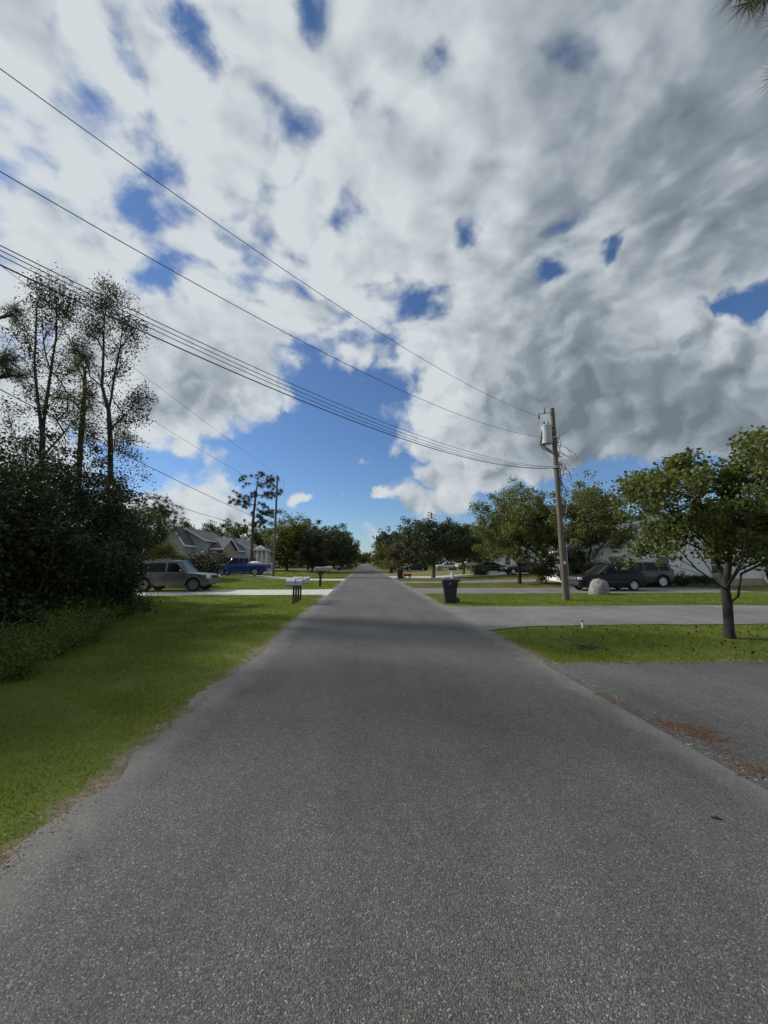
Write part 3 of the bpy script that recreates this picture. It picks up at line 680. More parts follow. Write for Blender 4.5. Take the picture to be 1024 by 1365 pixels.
PICK = dict(L=5.6, W=1.96, H=1.86, wr=.385, gc=.36, belt=1.14, fw=1.72, rw=-1.62, top=[(-2.8, .72), (-2.78, 1.10), (-.62, 1.10), (-.60, 1.14), (1.22, 1.14), (1.5, 1.13), (2.35, 1.07), (2.7, .98), (2.8, .80)],
            cab=(-.55, -.38, .68, 1.30), win=[[(-.40, 1.19), (.02, 1.19), (.02, 1.71), (-.34, 1.71)], [(.14, 1.19), (1.08, 1.19), (.62, 1.70), (.52, 1.73), (.14, 1.73)]],
            hz=.93, tz=.92, th=.42, mx=1.02, doors=((1.28, .08), (.24,)), ww=.26, tumble=.78)
blue = paint('blue_paint', (.014, .04, .18), .2, .3)
pk = vehicle('pickup_truck', 'dark blue pickup truck with a white load in its bed', 'truck', (-12.6, 40.6, hgt(-12.6, 40.6) + .03), math.pi, PICK, blue)
MB().box((-1.72, 0, 1.116), (2.0, 1.60, .05)).build('cargo_bed', M_black, pk)
ld = MB().lathe([(.62, 0), (.60, .12), (.45, .24), (.2, .30), (.02, .31)], 14).build('white_load', plain('white_sacking', (.72, .72, .70), .8, 0, .06, 9, .4), None, smooth=True, loc=(-11.35, 40.6, hgt(-12.6, 40.6) + .03 + 1.14)); ld.scale = (1.2, .95, 1)
tag(ld, 'white sack lying in the bed of the blue pickup truck', 'sack')
CROSS = dict(L=4.4, W=1.82, H=1.68, wr=.345, gc=.24, belt=1.02, fw=1.33, rw=-1.30, top=[(-2.2, .78), (-2.12, .98), (-1.9, 1.05), (.80, 1.03), (1.05, 1.02), (1.8, .93), (2.1, .82), (2.2, .66)],
             cab=(-2.06, -1.50, .05, .98), win=[[(-1.72, 1.12), (-1.22, 1.07), (-1.22, 1.44), (-1.44, 1.42)], [(-1.14, 1.07), (-.38, 1.06), (-.38, 1.48), (-1.14, 1.46)], [(-.28, 1.06), (.72, 1.06), (.05, 1.46), (-.28, 1.49)]],
             hz=.76, tz=.86, th=.22, mx=.58, doors=((.80, -.33, -1.18), (-.10, -1.0)), tumble=.72)
charcoal = plain('charcoal_paint', (.012, .0122, .014), .42, .2, .05, 3, 0, .05, .3)
CROSS.update(bumper=M_black, flare=M_black, grille=M_chrome, handle=charcoal)
vehicle('crossover_car', 'charcoal crossover car with alloy wheels parked beside the pale dome rock', 'car', (15.45, 24.35, hgt(15.5, 24.4) + .02), math.pi, CROSS, charcoal)
JEEP = dict(SUV, L=4.6, H=1.82, wr=.42, gc=.36, rim=M_rim, bumper=M_black, flare=M_black, mould=M_black, rack=False)
JEEP.update(top=[(-2.3, .95), (-2.27, 1.14), (-1.9, 1.16), (1.02, 1.14), (1.25, 1.12), (2.05, 1.04), (2.25, .98), (2.3, .78)], cab=(-2.25, -2.05, .42, 1.10), win=SUV['win'])
vehicle('sport_utility_vehicle', 'dark grey sport utility vehicle half hidden behind pear leaves', 'car', (19.75, 27.6, hgt(19.75, 27.6) + .01), math.pi, JEEP, paint('dark_grey_paint', (.06, .06, .062), .3, .35))
SEDAN = dict(CROSS, H=1.46, W=1.8, gc=.2, wr=.325, belt=.95, L=4.6, fw=1.4, rw=-1.3, top=[(-2.3, .72), (-2.25, .9), (-1.9, 1.0), (.9, .97), (1.15, .95), (1.9, .84), (2.2, .74), (2.3, .58)],
             cab=(-2.05, -.95, .05, 1.15), win=[[(-1.45, .99), (-.42, .98), (-.42, 1.33), (-.95, 1.31)], [(-.32, .98), (.80, .98), (.08, 1.32), (-.32, 1.34)]], hz=.68, tz=.82, mx=.7, doors=((.95, -.37), (-.12, -1.2)))
black = paint('black_paint', (.010, .010, .012), .2, .25); white = paint('white_paint', (.66, .66, .65), .05, .35)
CG = 'cars parked in the far yards beyond the trash bins'
SEDAN.update(flare=None, bumper=black, handle=black)
vehicle('hatchback_car', 'black hatchback car on the pale driveway before the pale house', 'car', HZ(16.4, 49.6), 0, SEDAN, black, CG)
vehicle('sedan_car', 'low black car parked under the round pear tree', 'car', HZ(17.9, 43.2), math.pi, SEDAN, paint('black_paint_dull', (.012, .012, .013), .1, .4), CG)
WSED = dict(SEDAN, bumper=white); WSUV = dict(SUV, bumper=white, flare=None, mould=white, rack=False)
vehicle('sedan_car', 'white sedan parked behind the dark oak tree', 'car', HZ(15.0, 70.5), math.pi, WSED, white, CG)
vehicle('sport_utility_vehicle', 'white sport utility vehicle parked beside the white sedan', 'car', HZ(18.6, 67.5), math.pi, WSUV, white, CG)
vehicle('sedan_car', 'dark car standing between the oak trunk and the trash bins', 'car', HZ(10.2, 77), math.pi, SEDAN, black, CG)
vehicle('sedan_car', 'white car nose out behind the trash bins and red wagon', 'car', HZ(8.0, 84), math.pi, WSED, white, CG)
vehicle('pickup_truck', 'dark red pickup truck half hidden behind the blue pickup', 'truck', HZ(-15.2, 47.0), math.pi, dict(PICK, H=1.9), paint('dark_red_paint', (.16, .012, .012), .2, .35))

# ------------------------------------------------------------------ utility poles and wires
def wood_pole_mat():
    m = bpy.data.materials.new('weathered_pole_wood'); nt, nd, lk, p = nodes_of(m)
    tc = nd.new('ShaderNodeTexCoord'); mp = nd.new('ShaderNodeMapping'); lk.new(tc.outputs['Object'], mp.inputs[0]); mp.inputs['Scale'].default_value = (22, 22, .7)
    n = nd.new('ShaderNodeTexNoise'); lk.new(mp.outputs[0], n.inputs['Vector']); n.inputs['Scale'].default_value = 1.2; n.inputs['Detail'].default_value = 8; n.inputs['Roughness'].default_value = .65
    r = nd.new('ShaderNodeValToRGB'); lk.new(n.outputs['Fac'], r.inputs[0]); e = r.color_ramp.elements
    e[0].position, e[0].color = .32, (.055, .045, .035, 1); e[1].position, e[1].color = .7, (.185, .16, .125, 1); x = e.new(.5); x.color = (.12, .10, .078, 1)
    lk.new(r.outputs[0], p.inputs['Base Color']); p.inputs['Roughness'].default_value = .9
    b = nd.new('ShaderNodeBump'); b.inputs['Strength'].default_value = .8; b.inputs['Distance'].default_value = .015; lk.new(n.outputs['Fac'], b.inputs['Height']); lk.new(b.outputs[0], p.inputs['Normal'])
    return m
M_pole = wood_pole_mat()
M_steel = plain('galvanised_steel', (.30, .31, .32), .45, .7, .15, 8)
M_tank = plain('transformer_grey', (.43, .44, .44), .5, 0, .07, 4)
M_porc = plain('brown_porcelain', (.10, .07, .055), .3, 0, .1, 6)
M_wire = plain('black_wire', (.045, .045, .048), .6, 0, .1, 5)
def pole(label, base, top, r0=.15, r1=.11, group=None):
    t = thing('utility_pole', label, 'utility pole', base, 0, group); d = Vector(top) - Vector(base)
    n = 9; mb = MB().tube([(0, 0, -.5)] + [d * (i / n) for i in range(n + 1)], [r0 * 1.02] + [r0 + (r1 - r0) * i / n for i in range(n + 1)], 14)
    mb.build('pole', M_pole, t, smooth=True, auto=40); return t, d
def insulator(parent, c, h=.22):
    return MB().lathe([(.02, 0), (.05, .02), (.03, .05), (.06, .08), (.03, .11), (.055, .14), (.025, .17), (.02, h)], 10, 'Z', c).build('insulator', M_porc, parent, smooth=True)
PB = Vector((9.47, 18.04, hgt(9.47, 18.04))); PT = Vector((9.36, 18.04, 9.42))
up, dv = pole('wooden utility pole carrying a grey transformer beside the dome rock lawn', PB, PT, .14, .105)
def on(z): return dv * ((z - PB.z) / dv.z)
c = on(8.02) + Vector((-.40, -.05, 0))           # transformer can
tk = MB().lathe([(.22, -.46), (.25, -.44), (.25, .40), (.265, .41), (.265, .46), (.16, .52), (.03, .53)], 24, 'Z', c).build('transformer', M_tank, up, smooth=True, auto=35)
for z in (-.12, -.34, .28): MB().lathe([(.2, -.012), (.258, -.012), (.258, .012), (.2, .012)], 24, 'Z', c + Vector((0, 0, z))).build('band', M_tank, tk)
for dx in (-.08, .10): MB().lathe([(.03, 0), (.05, .03), (.03, .06), (.05, .09), (.03, .12), (.05, .15), (.02, .19), (.015, .26)], 10, 'Z', c + Vector((dx, 0, .48))).build('bushing', M_porc, tk, smooth=True)
for z in (.25, -.25): MB().box(c + Vector((.24, .03, z)), (.34, .10, .09)).build('bracket', M_steel, up)
MB().tube([on(9.22), on(9.22) + Vector((-.42, 0, -.06)), on(9.22) + Vector((-.68, 0, -.10))], .022, 6).build('arm', M_steel, up)
for dx, dz in ((-.40, -.05), (-.70, -.36)): insulator(up, on(9.22) + Vector((dx, 0, dz)), .3)
MB().tube([on(9.1) + Vector((-.70, 0, -.3)), on(9.0) + Vector((-.82, .02, -.5)), on(8.7) + Vector((-.60, .02, -.2)), c + Vector((-.08, 0, .74))], .011, 5).build('jumper_wire', M_wire, up, smooth=True)
for k in range(5):
    a = c + Vector((-.25, -.06 + .03 * k, .25 - .12 * k)); q = c + Vector((-.40 - .03 * k, .04 * k, -.40 - .07 * k)); s = c + Vector((-.05 + .05 * k, .05, -.68 - .03 * k)); e = on(7.25 - .05 * k) + Vector((-.12, 0, 0))
    pts = []
    for i in range(13):
        u = i / 12; pts.append(a * (1 - u) ** 3 + q * 3 * u * (1 - u) ** 2 + s * 3 * u * u * (1 - u) + e * u ** 3)
    MB().tube(pts, .014, 5).build('cable_loop', M_wire, up, smooth=True)
MB().lathe([(.14, -.05), (.17, -.05), (.17, .05), (.14, .05)], 16, 'Z', on(6.40)).build('clamp_band', M_steel, up)
MB().lathe([(.135, -.05), (.165, -.05), (.165, .05), (.135, .05)], 16, 'Z', on(7.9)).build('clamp_band', M_steel, up)
MB().tube([on(.0) + Vector((.17, -.05, 0)), on(2.4) + Vector((.175, -.05, 0)), on(2.5) + Vector((.16, -.03, .1))], .035, 8).build('conduit', M_steel, up)
MB().box(on(1.75) + Vector((0, -.175, 0)), (.10, .01, .14)).build('number_tag', M_trim, up)
# dead vine hanging on the pole
r = np.random.default_rng(5); vm = MB()
for k in range(80):
    z = r.uniform(4.4, 8.2); s = on(z) + Vector((.12, r.uniform(-.1, .1), 0)); pts = [s]; dd = Vector((r.uniform(.3, 1), r.uniform(-.5, .5), r.uniform(-.3, .5)))
    for i in range(r.integers(5, 11)):
        dd = dd * .75 + Vector((r.normal() * .35 - .05, r.normal() * .35, r.normal() * .35 - .22)); p_ = pts[-1] + dd * .13
        p_.x = max(p_.x, on(p_.z).x + .13); pts.append(p_)
    vm.tube(pts, [.011] * (len(pts) - 1) + [.005], 3, False)
vo = vm.build('vine', plain('dead_vine', (.10, .085, .065), .9, 0, .3, 20)); vo.location = PB
tag(vo, 'tangled dead vine hanging on the pole below the transformer', 'vine')
LPB = Vector((-9.93, 43.0, hgt(-9.93, 43))); LPT = Vector((-9.86, 43, 11.5))
lp, ldv = pole('slim wooden utility pole beside the blue pickup truck', LPB, LPT, .15, .10)
insulator(lp, Vector((.3, 0, 10.6)) , .3); MB().tube([ldv * .93, ldv * .93 + Vector((.34, 0, .0))], .025, 6).build('arm', M_steel, lp)
MB().tube([ldv * .93 + Vector((.3, 0, .3)), ldv * .93 + Vector((.75, 0, .1)), ldv * .9 + Vector((.7, 0, -.4)), ldv * .85 + Vector((.1, 0, 0))], .014, 5).build('jumper_wire', M_wire, lp)
q = Vector((-13., -4., hgt(-13, -4))); p0, _ = pole('utility pole in the thicket where the road crossing wires start', q, (-13, -4, 11.9), .16, .11)
q = gnd(525.5, 757, .1); pole('thin grey pole beyond the trash bins', HZ(8.0, 95), (8.0, 95, 7.2), .13, .10)
WG = 'wires crossing over the road'
def wire(label, A, B, sag, rad, group, k=40):
    A, B = Vector(A), Vector(B); pts = []
    for i in range(k + 1):
        t = i / k; p = (B - A) * t; p.z -= 4 * sag * t * (1 - t); pts.append(p)
    o = MB().tube(pts, rad, 5).build('overhead_wire', M_wire, None, smooth=True); o.location = A; tag(o, label, 'wire', group)
P0 = Vector((-13, -4, 0))
wire('topmost wire rising from the pole arm over the road', (8.66, 18.04, 9.0), P0 + Vector((0, 0, 9.8)), 1.52, .0065, WG)
wire('single wire between the topmost wire and the wire bundle', (8.75, 18.0, 7.92), P0 + Vector((0, 0, 8.6)), 1.8, .007, WG)
for z0, z1, s, rd in ((6.43, 7.8, 1.8, .007), (6.42, 7.97, 1.97, .0065), (6.37, 8.0, 2.04, .0065), (6.36, 7.8, 2.03, .0105)):
    wire('one of four close lower wires crossing over the road to the transformer pole', (9.28, 18.0, z0), P0 + Vector((0, 0, z1)), s, rd, 'bundle of lower wires')
for A, z1, s, rd, lb in (((-9.86, 43, 11.47), 11.6, .2, .009, 'thin wire running from the thicket to the tip of the slim pole'), ((-9.87, 43, 9.41), 10., .4, .009, 'second thin wire below the top one to the slim pole'),
                         ((-9.9, 43, 5.87), 9., .6, .018, 'thick cable passing in front of the tall slender pine'), ((-9.97, 43, 5.37), 8., 1.4, .015, 'lowest cable from the slim pole above the grey house roof')):
    wire(lb, A, P0 + Vector((0, 0, z1)), s, rd, 'wires between the thicket and the slim pole')

# ------------------------------------------------------------------ mailboxes, bins, small things
M_mbox = plain('mailbox_white', (.55, .56, .57), .5, 0, .1, 8); M_mgrey = plain('mailbox_grey', (.30, .31, .33), .5, .3, .1, 8); M_mblack = plain('mailbox_black', (.03, .03, .032), .5, 0, .1, 8)
M_post = plain('dark_post_wood', (.055, .045, .036), .9, 0, .3, 14, .4); M_flag = plain('faded_flag', (.22, .12, .11), .5); M_wpost = plain('white_post', (.70, .69, .66), .6, 0, .08, 6)
def mailbox(label, x, y, mat, pm, hh=1.05, s=1., group=None, brace=False, door=True, pw=.075):
    t = thing('mailbox', label, 'mailbox', HZ(x, y), 0, group); w, l, hw = .085 * s, .26 * s, .10 * s
    prof = [(-w, 0), (w, 0), (w, hw)] + [(w * math.cos(a), hw + w * math.sin(a)) for a in np.linspace(.2, math.pi - .2, 9)] + [(-w, hw)]
    z0 = hh - hw - w
    bx = MB().prism([(-l, py, z0 + pz) for py, pz in prof], (2 * l, 0, 0)).build('box', mat, t, smooth=True, auto=40)
    MB().prism([(l + .004, py * 1.04, z0 + pz * 1.02) for py, pz in prof], (.02, 0, 0)).build('door', mat, bx)
    MB().box((l * .3, -w - .012, z0 + hw + .05), (.04, .012, .16)).build('flag', M_flag, bx)
    MB().box((0, 0, z0 / 2 - .15), (pw, pw, z0 + .3), bev=.006).build('post', pm, t)
    MB().box((0, 0, z0 - .022), (l * 1.9, w * 1.9, .035)).build('shelf', pm, t)
    if brace:
        for sx in (-1, 1): MB().tube([(0, 0, z0 - .5), (sx * .24, 0, z0 - .02)], .05, 4).build('brace', pm, t)
    return t
mg = 'mailboxes on dark posts before the silver car driveway'
mailbox('white mailbox on the lawn end of the four clustered mailboxes', -3.03, 17.0, M_mbox, M_post, 1.03, 1.25)
mailbox('grey mailbox second of the four clustered mailboxes', -3.0, 17.42, M_mgrey, M_post, 1.05, 1.15)
mailbox('white mailbox third of the four clustered mailboxes', -2.98, 17.9, M_mbox, M_post, 1.05, 1.15)
mailbox('large white mailbox last of the four clustered mailboxes', -2.99, 18.6, M_mbox, M_post, 1.10, 1.45)
mailbox('pale mailbox on a thick braced dark post past the silver car driveway', -3.24, 28.97, M_mgrey, M_post, 1.45, 1.5, None, True, pw=.16)
g = gnd(438.6, 767.5); mailbox('white mailbox on a thin dark post before the dark oaks', g.x, g.y, M_mbox, M_post, 1.25, 1.5)
g = gnd(450, 764); mailbox('grey mailbox on a dark post just past the white one', g.x, g.y, M_mgrey, M_post, 1.2, 1.5)
g = gnd(462, 759.5); mailbox('small far white mailbox under the dark oak branches', g.x, g.y, M_mbox, M_post, 1.3, 1.6)
g = gnd(469.5, 759); mailbox('large white mailbox near the road past the dark oaks', g.x, g.y, M_mbox, M_post, 1.25, 1.8)
mailbox('dark mailbox on a white post behind the trash bin', 7.1, 31.2, M_mblack, M_wpost, 1.35, 1.1, pw=.2)
M_bin = plain('bin_plastic', (.020, .024, .032), .45, 0, .12, 7); M_binl = plain('bin_lid_plastic', (.024, .026, .032), .5, 0, .12, 7)
def rsq(w, d, z, r=.06, cx=0.):                 # rounded rectangle ring
    return [(cx + sx * (w / 2 - r) + r * math.cos(a), sy * (d / 2 - r) + r * math.sin(a), z) for sx, sy, a0 in ((1, 1, 0), (-1, 1, 90), (-1, -1, 180), (1, -1, 270)) for a in (R(a0), R(a0 + 45), R(a0 + 90))]
def loft(rings):
    m = MB(); n = len(rings[0]); vs = [p for r_ in rings for p in r_]; fs = []
    for i in range(len(rings) - 1):
        for j in range(n): fs.append((i * n + j, i * n + (j + 1) % n, (i + 1) * n + (j + 1) % n, (i + 1) * n + j))
    fs.append(tuple(range(n))[::-1]); fs.append(tuple((len(rings) - 1) * n + j for j in range(n))); return m.add(vs, fs)
def trash_bin(label, x, y, rz=0., group=None):   # wheels and handle on local +x
    t = thing('trash_bin', label, 'trash bin', HZ(x, y), rz, group)
    loft([rsq(.46, .50, .015, .05), rsq(.48, .52, .10, .06), rsq(.58, .60, .68, .06), rsq(.585, .605, .69, .06), rsq(.66, .67, .74, .06), rsq(.69, .70, .97, .06)]).build('body', M_bin, t, smooth=True, auto=35)
    ld = loft([rsq(.75, .73, .973, .06, .02), rsq(.75, .73, 1.01, .06, .02), rsq(.70, .66, 1.055, .08, .02), rsq(.4, .4, 1.075, .1, .02)]).build('lid', M_binl, t, smooth=True, auto=35)
    MB().tube([(.36, -.26, .93), (.45, -.26, .98), (.46, 0, .985), (.45, .26, .98), (.36, .26, .93)], .02, 8).build('handle', M_binl, t, smooth=True)
    for s in (-1, 1):
        MB().lathe([(.02, -.035), (.12, -.035), (.135, -.02), (.135, .02), (.12, .035), (.02, .035)], 18, 'Y', (.245, s * .285, .135)).build('wheel', M_black, t, smooth=True, auto=40)
    MB().tube([(.245, -.25, .135), (.245, .25, .135)], .015, 8).build('axle', M_steel, t)
    MB().prism([(-.02 + .045 * math.cos(a), -.346, .86 + .05 * math.sin(a)) for a in np.linspace(0, 2 * math.pi, 10, False)], (0, .01, 0)).build('stamp', plain('faded_stamp', (.16, .17, .18), .6), t)
    return t
trash_bin('black wheeled trash bin standing at the driveway corner on the grass', 3.78, 17.15, -.12)
trash_bin('black wheeled trash bin beside the small red wagon', 3.95, 43.2, .1)
trash_bin('black trash bin at the road edge before the rusty leaved tree', 4.55, 66, .0)
trash_bin('black trash bin beside the downspout of the white house', 31.9, 28.9, .3)
# red wagon
t = thing('wagon', 'small red wagon with white wheels beside the trash bin', 'wagon', HZ(4.75, 42.9)); M_red = plain('red_enamel', (.36, .03, .02), .4, 0, .1, 6)
loft([rsq(.75, .42, .28, .05), rsq(.82, .48, .34, .05), rsq(.95, .55, .52, .05)]).build('tray', M_red, t, smooth=True, auto=40)
for sx in (-.28, .28):
    for sy in (-.26, .26): MB().lathe([(.02, -.03), (.13, -.03), (.14, 0), (.13, .03), (.02, .03)], 14, 'Y', (sx, sy, .14)).build('wheel', M_wpost, t)
MB().tube([(.45, 0, .45), (.62, 0, .62), (.66, -.12, .64), (.66, .12, .64)], .02, 6).build('handle', M_wpost, t)
for sx in (-.28, .28): MB().box((sx, 0, .2), (.06, .5, .14)).build('axle', M_red, t)
# dome shaped imitation rock
r = np.random.default_rng(2); vs, fs = [], []; nr, ns = 14, 28
from mathutils import noise as mnoise
for i in range(nr + 1):
    a = i / nr * math.pi / 2
    for j in range(ns):
        q = 2 * math.pi * j / ns; rad = .53 * (math.cos(a) ** .5 if i < nr else .0); z = .86 * math.sin(a) ** .85
        v = Vector((rad * math.cos(q), rad * math.sin(q), z)); k = mnoise.noise(v * 2.3) * .09 + mnoise.noise(v * 7) * .05 + .012 * math.sin(z * 38)
        v *= 1 + k; vs.append(v)
for i in range(nr):
    for j in range(ns): fs.append((i * ns + j, i * ns + (j + 1) % ns, (i + 1) * ns + (j + 1) % ns, (i + 1) * ns + j))
g = gnd(805, 793); o = MB().add(vs, fs).build('rock', plain('pale_rock', (.21, .205, .19), .95, 0, .55, 9, 1.), smooth=True); o.location = (g.x, g.y + .4, hgt(g.x, g.y) - .03); tag(o, 'pale dome shaped rock on the lawn before the charcoal car', 'rock')
# marker stake, culvert mouth
g = gnd(777, 837); t = thing('marker_stake', 'tiny white marker stake in the grass edge', 'stake', HZ(g.x, g.y)); MB().tube([(0, 0, -.1), (0, 0, .17)], .025, 8).build('stake', M_wpost, t); MB().tube([(0, 0, .171), (0, 0, .21)], .027, 8).build('cap', M_black, t)
# white panel fence behind the pickup
t = thing('fence', 'short white panel fence behind the blue pickup tail', 'fence', HZ(at(351, 750, 46.2).x, 46.2))
for k in range(6): MB().box((-.75 + k * .3, 0, .68), (.275, .03, 1.2), bev=.004).build('board', M_wpost, t)
for x in (-.96, .96): MB().box((x, 0, .68), (.1, .1, 1.36)).build('post', M_wpost, t)
for z in (.3, 1.1): MB().box((0, .04, z), (1.85, .04, .09)).build('rail', M_wpost, t)

# ------------------------------------------------------------------ trees on the right
def px_clumps(pts, Y, r, n, jx=10, jy=10, jY=1.):
    out = []
    for i in range(n):
        x, y = pts[r.integers(len(pts))]; out.append(np.array(at(x + r.normal() * jx, y + r.normal() * jy, Y + r.normal() * jY)))
    return np.array(out)
# near pear tree: trunk with a low fork, spreading crown
r = np.random.default_rng(11); B = np.array([8.6, 8.95, hgt(8.6, 8.95)])
def rel(x, y, dY=0.): return np.array(at(x, y, B[1] + dY))
trunk = [B, rel(970, 805), rel(967, 786)]
lead = [trunk, [trunk[2], rel(945, 770, -.3), rel(905, 745, -.8), rel(870, 715, -1.0)], [trunk[2], rel(958, 752, .5), rel(935, 700, .9), rel(905, 640, 1.1)],
        [trunk[2], rel(972, 750, -.2), rel(978, 700, -.3), rel(985, 630, -.2)], [trunk[2], rel(985, 760, .6), rel(1015, 715, 1.0), rel(1040, 650, 1.2)], [trunk[1], rel(984, 795, -.2), rel(988, 765, -.3), rel(1030, 745, -.6), rel(1075, 720, -.6)],
        [trunk[2], rel(950, 765, .9), rel(930, 735, 1.6), rel(900, 700, 2.0)], [trunk[2], rel(990, 745, -.8), rel(1000, 690, -1.3), rel(1020, 640, -1.4)]]
c0 = np.array(at(965, 690, 9.2))
cl = ellipsoid_clumps(c0, (2.15, 2.0, 1.6), 170, r, .5)
ext = px_clumps([(865, 655), (880, 640), (905, 622), (915, 612), (850, 650), (870, 690), (868, 720), (890, 730), (1000, 600), (1012, 588), (985, 612), (960, 640), (1040, 620), (880, 670), (1035, 600), (930, 640)], 8.8, r, 70, 8, 8, .6)
cl = np.concatenate([cl, ext]); k = np.array([ (p[2] > 1.95 - .16 * max(0, abs(p[0] - 8.6) - .9) * (1 if p[0] < 8.6 else .6) - .12) for p in cl]); cl = cl[k]
tree('pear_tree', 'leafy pear tree with low forked trunk on the near grass strip', B, lead, cl, 118, .28, .095, L_pear, .098, seed=3, aspect=.75, power=.55, mbark=bark('dark_bark', (.032, .027, .024)))
# two pear trees behind the utility pole
r = np.random.default_rng(12)
for (px, Y, topy, hw, lab, sd_) in ((692, 31.5, 650, 58, 'round pear tree with a straight trunk above the low black car', 5), (785, 29.0, 650, 66, 'wide pear tree above the charcoal car between transformer pole and white house', 6)):
    g = at(px, 757, Y); B = np.array([g.x, Y, hgt(g.x, Y)]); hw_m = hw * Y / 517.; topz = at(px, topy, Y).z; cz = (topz + 1.5) / 2
    T = [B, B + np.array([.05, 0, 1.1]), B + np.array([0, .1, 1.5])]
    ld = [T] + [[T[2], T[2] + np.array([math.cos(a) * .9, math.sin(a) * .9, 1.3]), T[2] + np.array([math.cos(a) * hw_m * .5, math.sin(a) * hw_m * .5, 2.6])] for a in np.arange(6) * 1.05 + .3]
    cl = ellipsoid_clumps((B[0], Y, B[2] + cz + .25), (hw_m, hw_m * .9, (topz - 1.5) / 2), 250, r, .5); cl = cl[cl[:, 2] > B[2] + 1.2]
    tree('pear_tree', lab, B, ld, cl, 110, .48, .155, leafmat('olive_pear_leaf', [(.06, .072, .026), (.09, .105, .036), (.125, .14, .05), (.165, .16, .065), (.09, .10, .035)], .42, .5, .3), .15, seed=sd_, aspect=.75, power=.55, mbark=bark('dark_bark'))
def round_tree(name, label, X, Y, topz, rad, n, per, lsize, mleaf, r0, seed, low=1.4, group=None, spread=.5, cat='tree', trunk=1.6, sq=1.):
    r = np.random.default_rng(seed); z = hgt(X, Y); B = np.array([X, Y, z]); T = [B, B + np.array([.06, 0, trunk * .6]), B + np.array([0, .05, trunk])]
    hh = (topz - low) / 2
    ld = [T] + [[T[2], T[2] + np.array([math.cos(a) * rad * .25, math.sin(a) * rad * .25, hh * .5]), T[2] + np.array([math.cos(a) * rad * .55, math.sin(a) * rad * .55, hh * .95])] for a in np.arange(5) * 1.257 + seed]
    cl = ellipsoid_clumps((X, Y, z + low + hh), (rad, rad * sq, hh), n, r, .55); cl = cl[cl[:, 2] > z + low * .8]
    return tree(name, label, B, ld, cl, per * 1.9, spread, lsize * 1.02, mleaf, r0 * .85, seed=seed, group=group, cat=cat, power=.54)
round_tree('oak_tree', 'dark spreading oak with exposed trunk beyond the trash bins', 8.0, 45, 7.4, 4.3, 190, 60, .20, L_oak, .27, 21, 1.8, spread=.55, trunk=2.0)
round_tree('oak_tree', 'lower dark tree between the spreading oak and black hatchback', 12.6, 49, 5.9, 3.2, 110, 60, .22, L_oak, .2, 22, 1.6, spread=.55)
round_tree('tree', 'pale olive tree between the oak and the round pear tree', 18.5, 62, 7.4, 4.2, 120, 55, .28, L_mid, .2, 23, 1.0, spread=.7)
round_tree('tree', 'green tree behind the black hatchback and the pale house', 22, 78, 8.8, 5.5, 120, 55, .32, L_oak, .25, 24, 1.2, spread=.8)
round_tree('tree', 'rusty leaved tree near the last trash bin', 6.8, 78, 6.0, 2.6, 90, 55, .24, L_rusty, .15, 25, .6, spread=.6)
round_tree('tree', 'yellow green tree at the road edge past the rusty leaved tree', 5.4, 112, 7.0, 2.9, 90, 55, .3, L_lime, .15, 26, .5, spread=.7)
round_tree('tree', 'dark green tree behind the rusty leaved tree', 10.5, 90, 9.0, 4.0, 110, 55, .3, L_oak, .2, 27, 1.0, spread=.8)
round_tree('shrub', 'grey green ball shrub between the pole and the white house', 17.6, 28.2, 1.9, 1.0, 50, 70, .10, leafmat('grey_green_leaf', [(.06, .07, .045), (.09, .10, .065), (.12, .125, .085)], .25), .05, 28, .1, spread=.3, cat='shrub', trunk=.4)
round_tree('shrub', 'tall grey green shrub beside the sunlit side wall of the white house', 16.0, 29.6, 2.9, 1.3, 60, 70, .12, MATS['grey_green_leaf'], .05, 29, .1, spread=.35, cat='shrub', trunk=.4)
round_tree('shrub', 'leafy shrub under the round pear tree before the white side wall', 15.1, 31.8, 2.5, 1.1, 46, 70, .12, L_mid, .05, 30, .1, spread=.35, cat='shrub', trunk=.4)
for i, (x, y, z) in enumerate(((22.3, 28.1, 1.0), (24.0, 28.2, .9), (25.6, 28.15, .85))):
    round_tree('shrub', 'low dark shrub in the row at the foot of the white house', x, y, z, .75, 26, 60, .09, L_oak, .04, 40 + i, .05, 'shrubs along the white house', .25, 'shrub', .25)
round_tree('shrub', 'low green shrub in front of the black hatchback', 13.6, 45.2, 1.1, 1.1, 30, 50, .12, L_mid, .05, 45, .05, None, .3, 'shrub', .3)
# ------------------------------------------------------------------ trees on the left beyond the houses
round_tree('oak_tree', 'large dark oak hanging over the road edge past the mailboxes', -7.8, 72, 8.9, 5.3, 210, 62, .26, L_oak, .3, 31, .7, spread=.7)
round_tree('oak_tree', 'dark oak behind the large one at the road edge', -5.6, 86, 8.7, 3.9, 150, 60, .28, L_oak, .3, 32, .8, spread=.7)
round_tree('tree', 'sunlit yellow green tree between slim pole and dark oaks', -13.4, 68, 9.6, 4.2, 170, 60, .26, L_lime, .25, 33, 1.2, spread=.7)
round_tree('tree', 'green tree between the slim pole and the sunlit tree', -11.2, 78, 9.6, 4.0, 140, 60, .28, L_mid, .25, 34, 1.2, spread=.7)
round_tree('tree', 'grey olive shrub like tree at the front of the dark oaks', -8.8, 66, 6.6, 3.0, 110, 60, .22, leafmat('olive_leaf', [(.03, .035, .018), (.05, .052, .028), (.065, .065, .036)], .25), .2, 35, .6, spread=.6)
lime = round_tree('shrub', 'lime green shrub just behind the silver sport utility vehicle', -14.3, 29.5, 3.3, 1.2, 60, 60, .13, L_lime, .06, 36, .2, spread=.4, cat='shrub', trunk=.5)
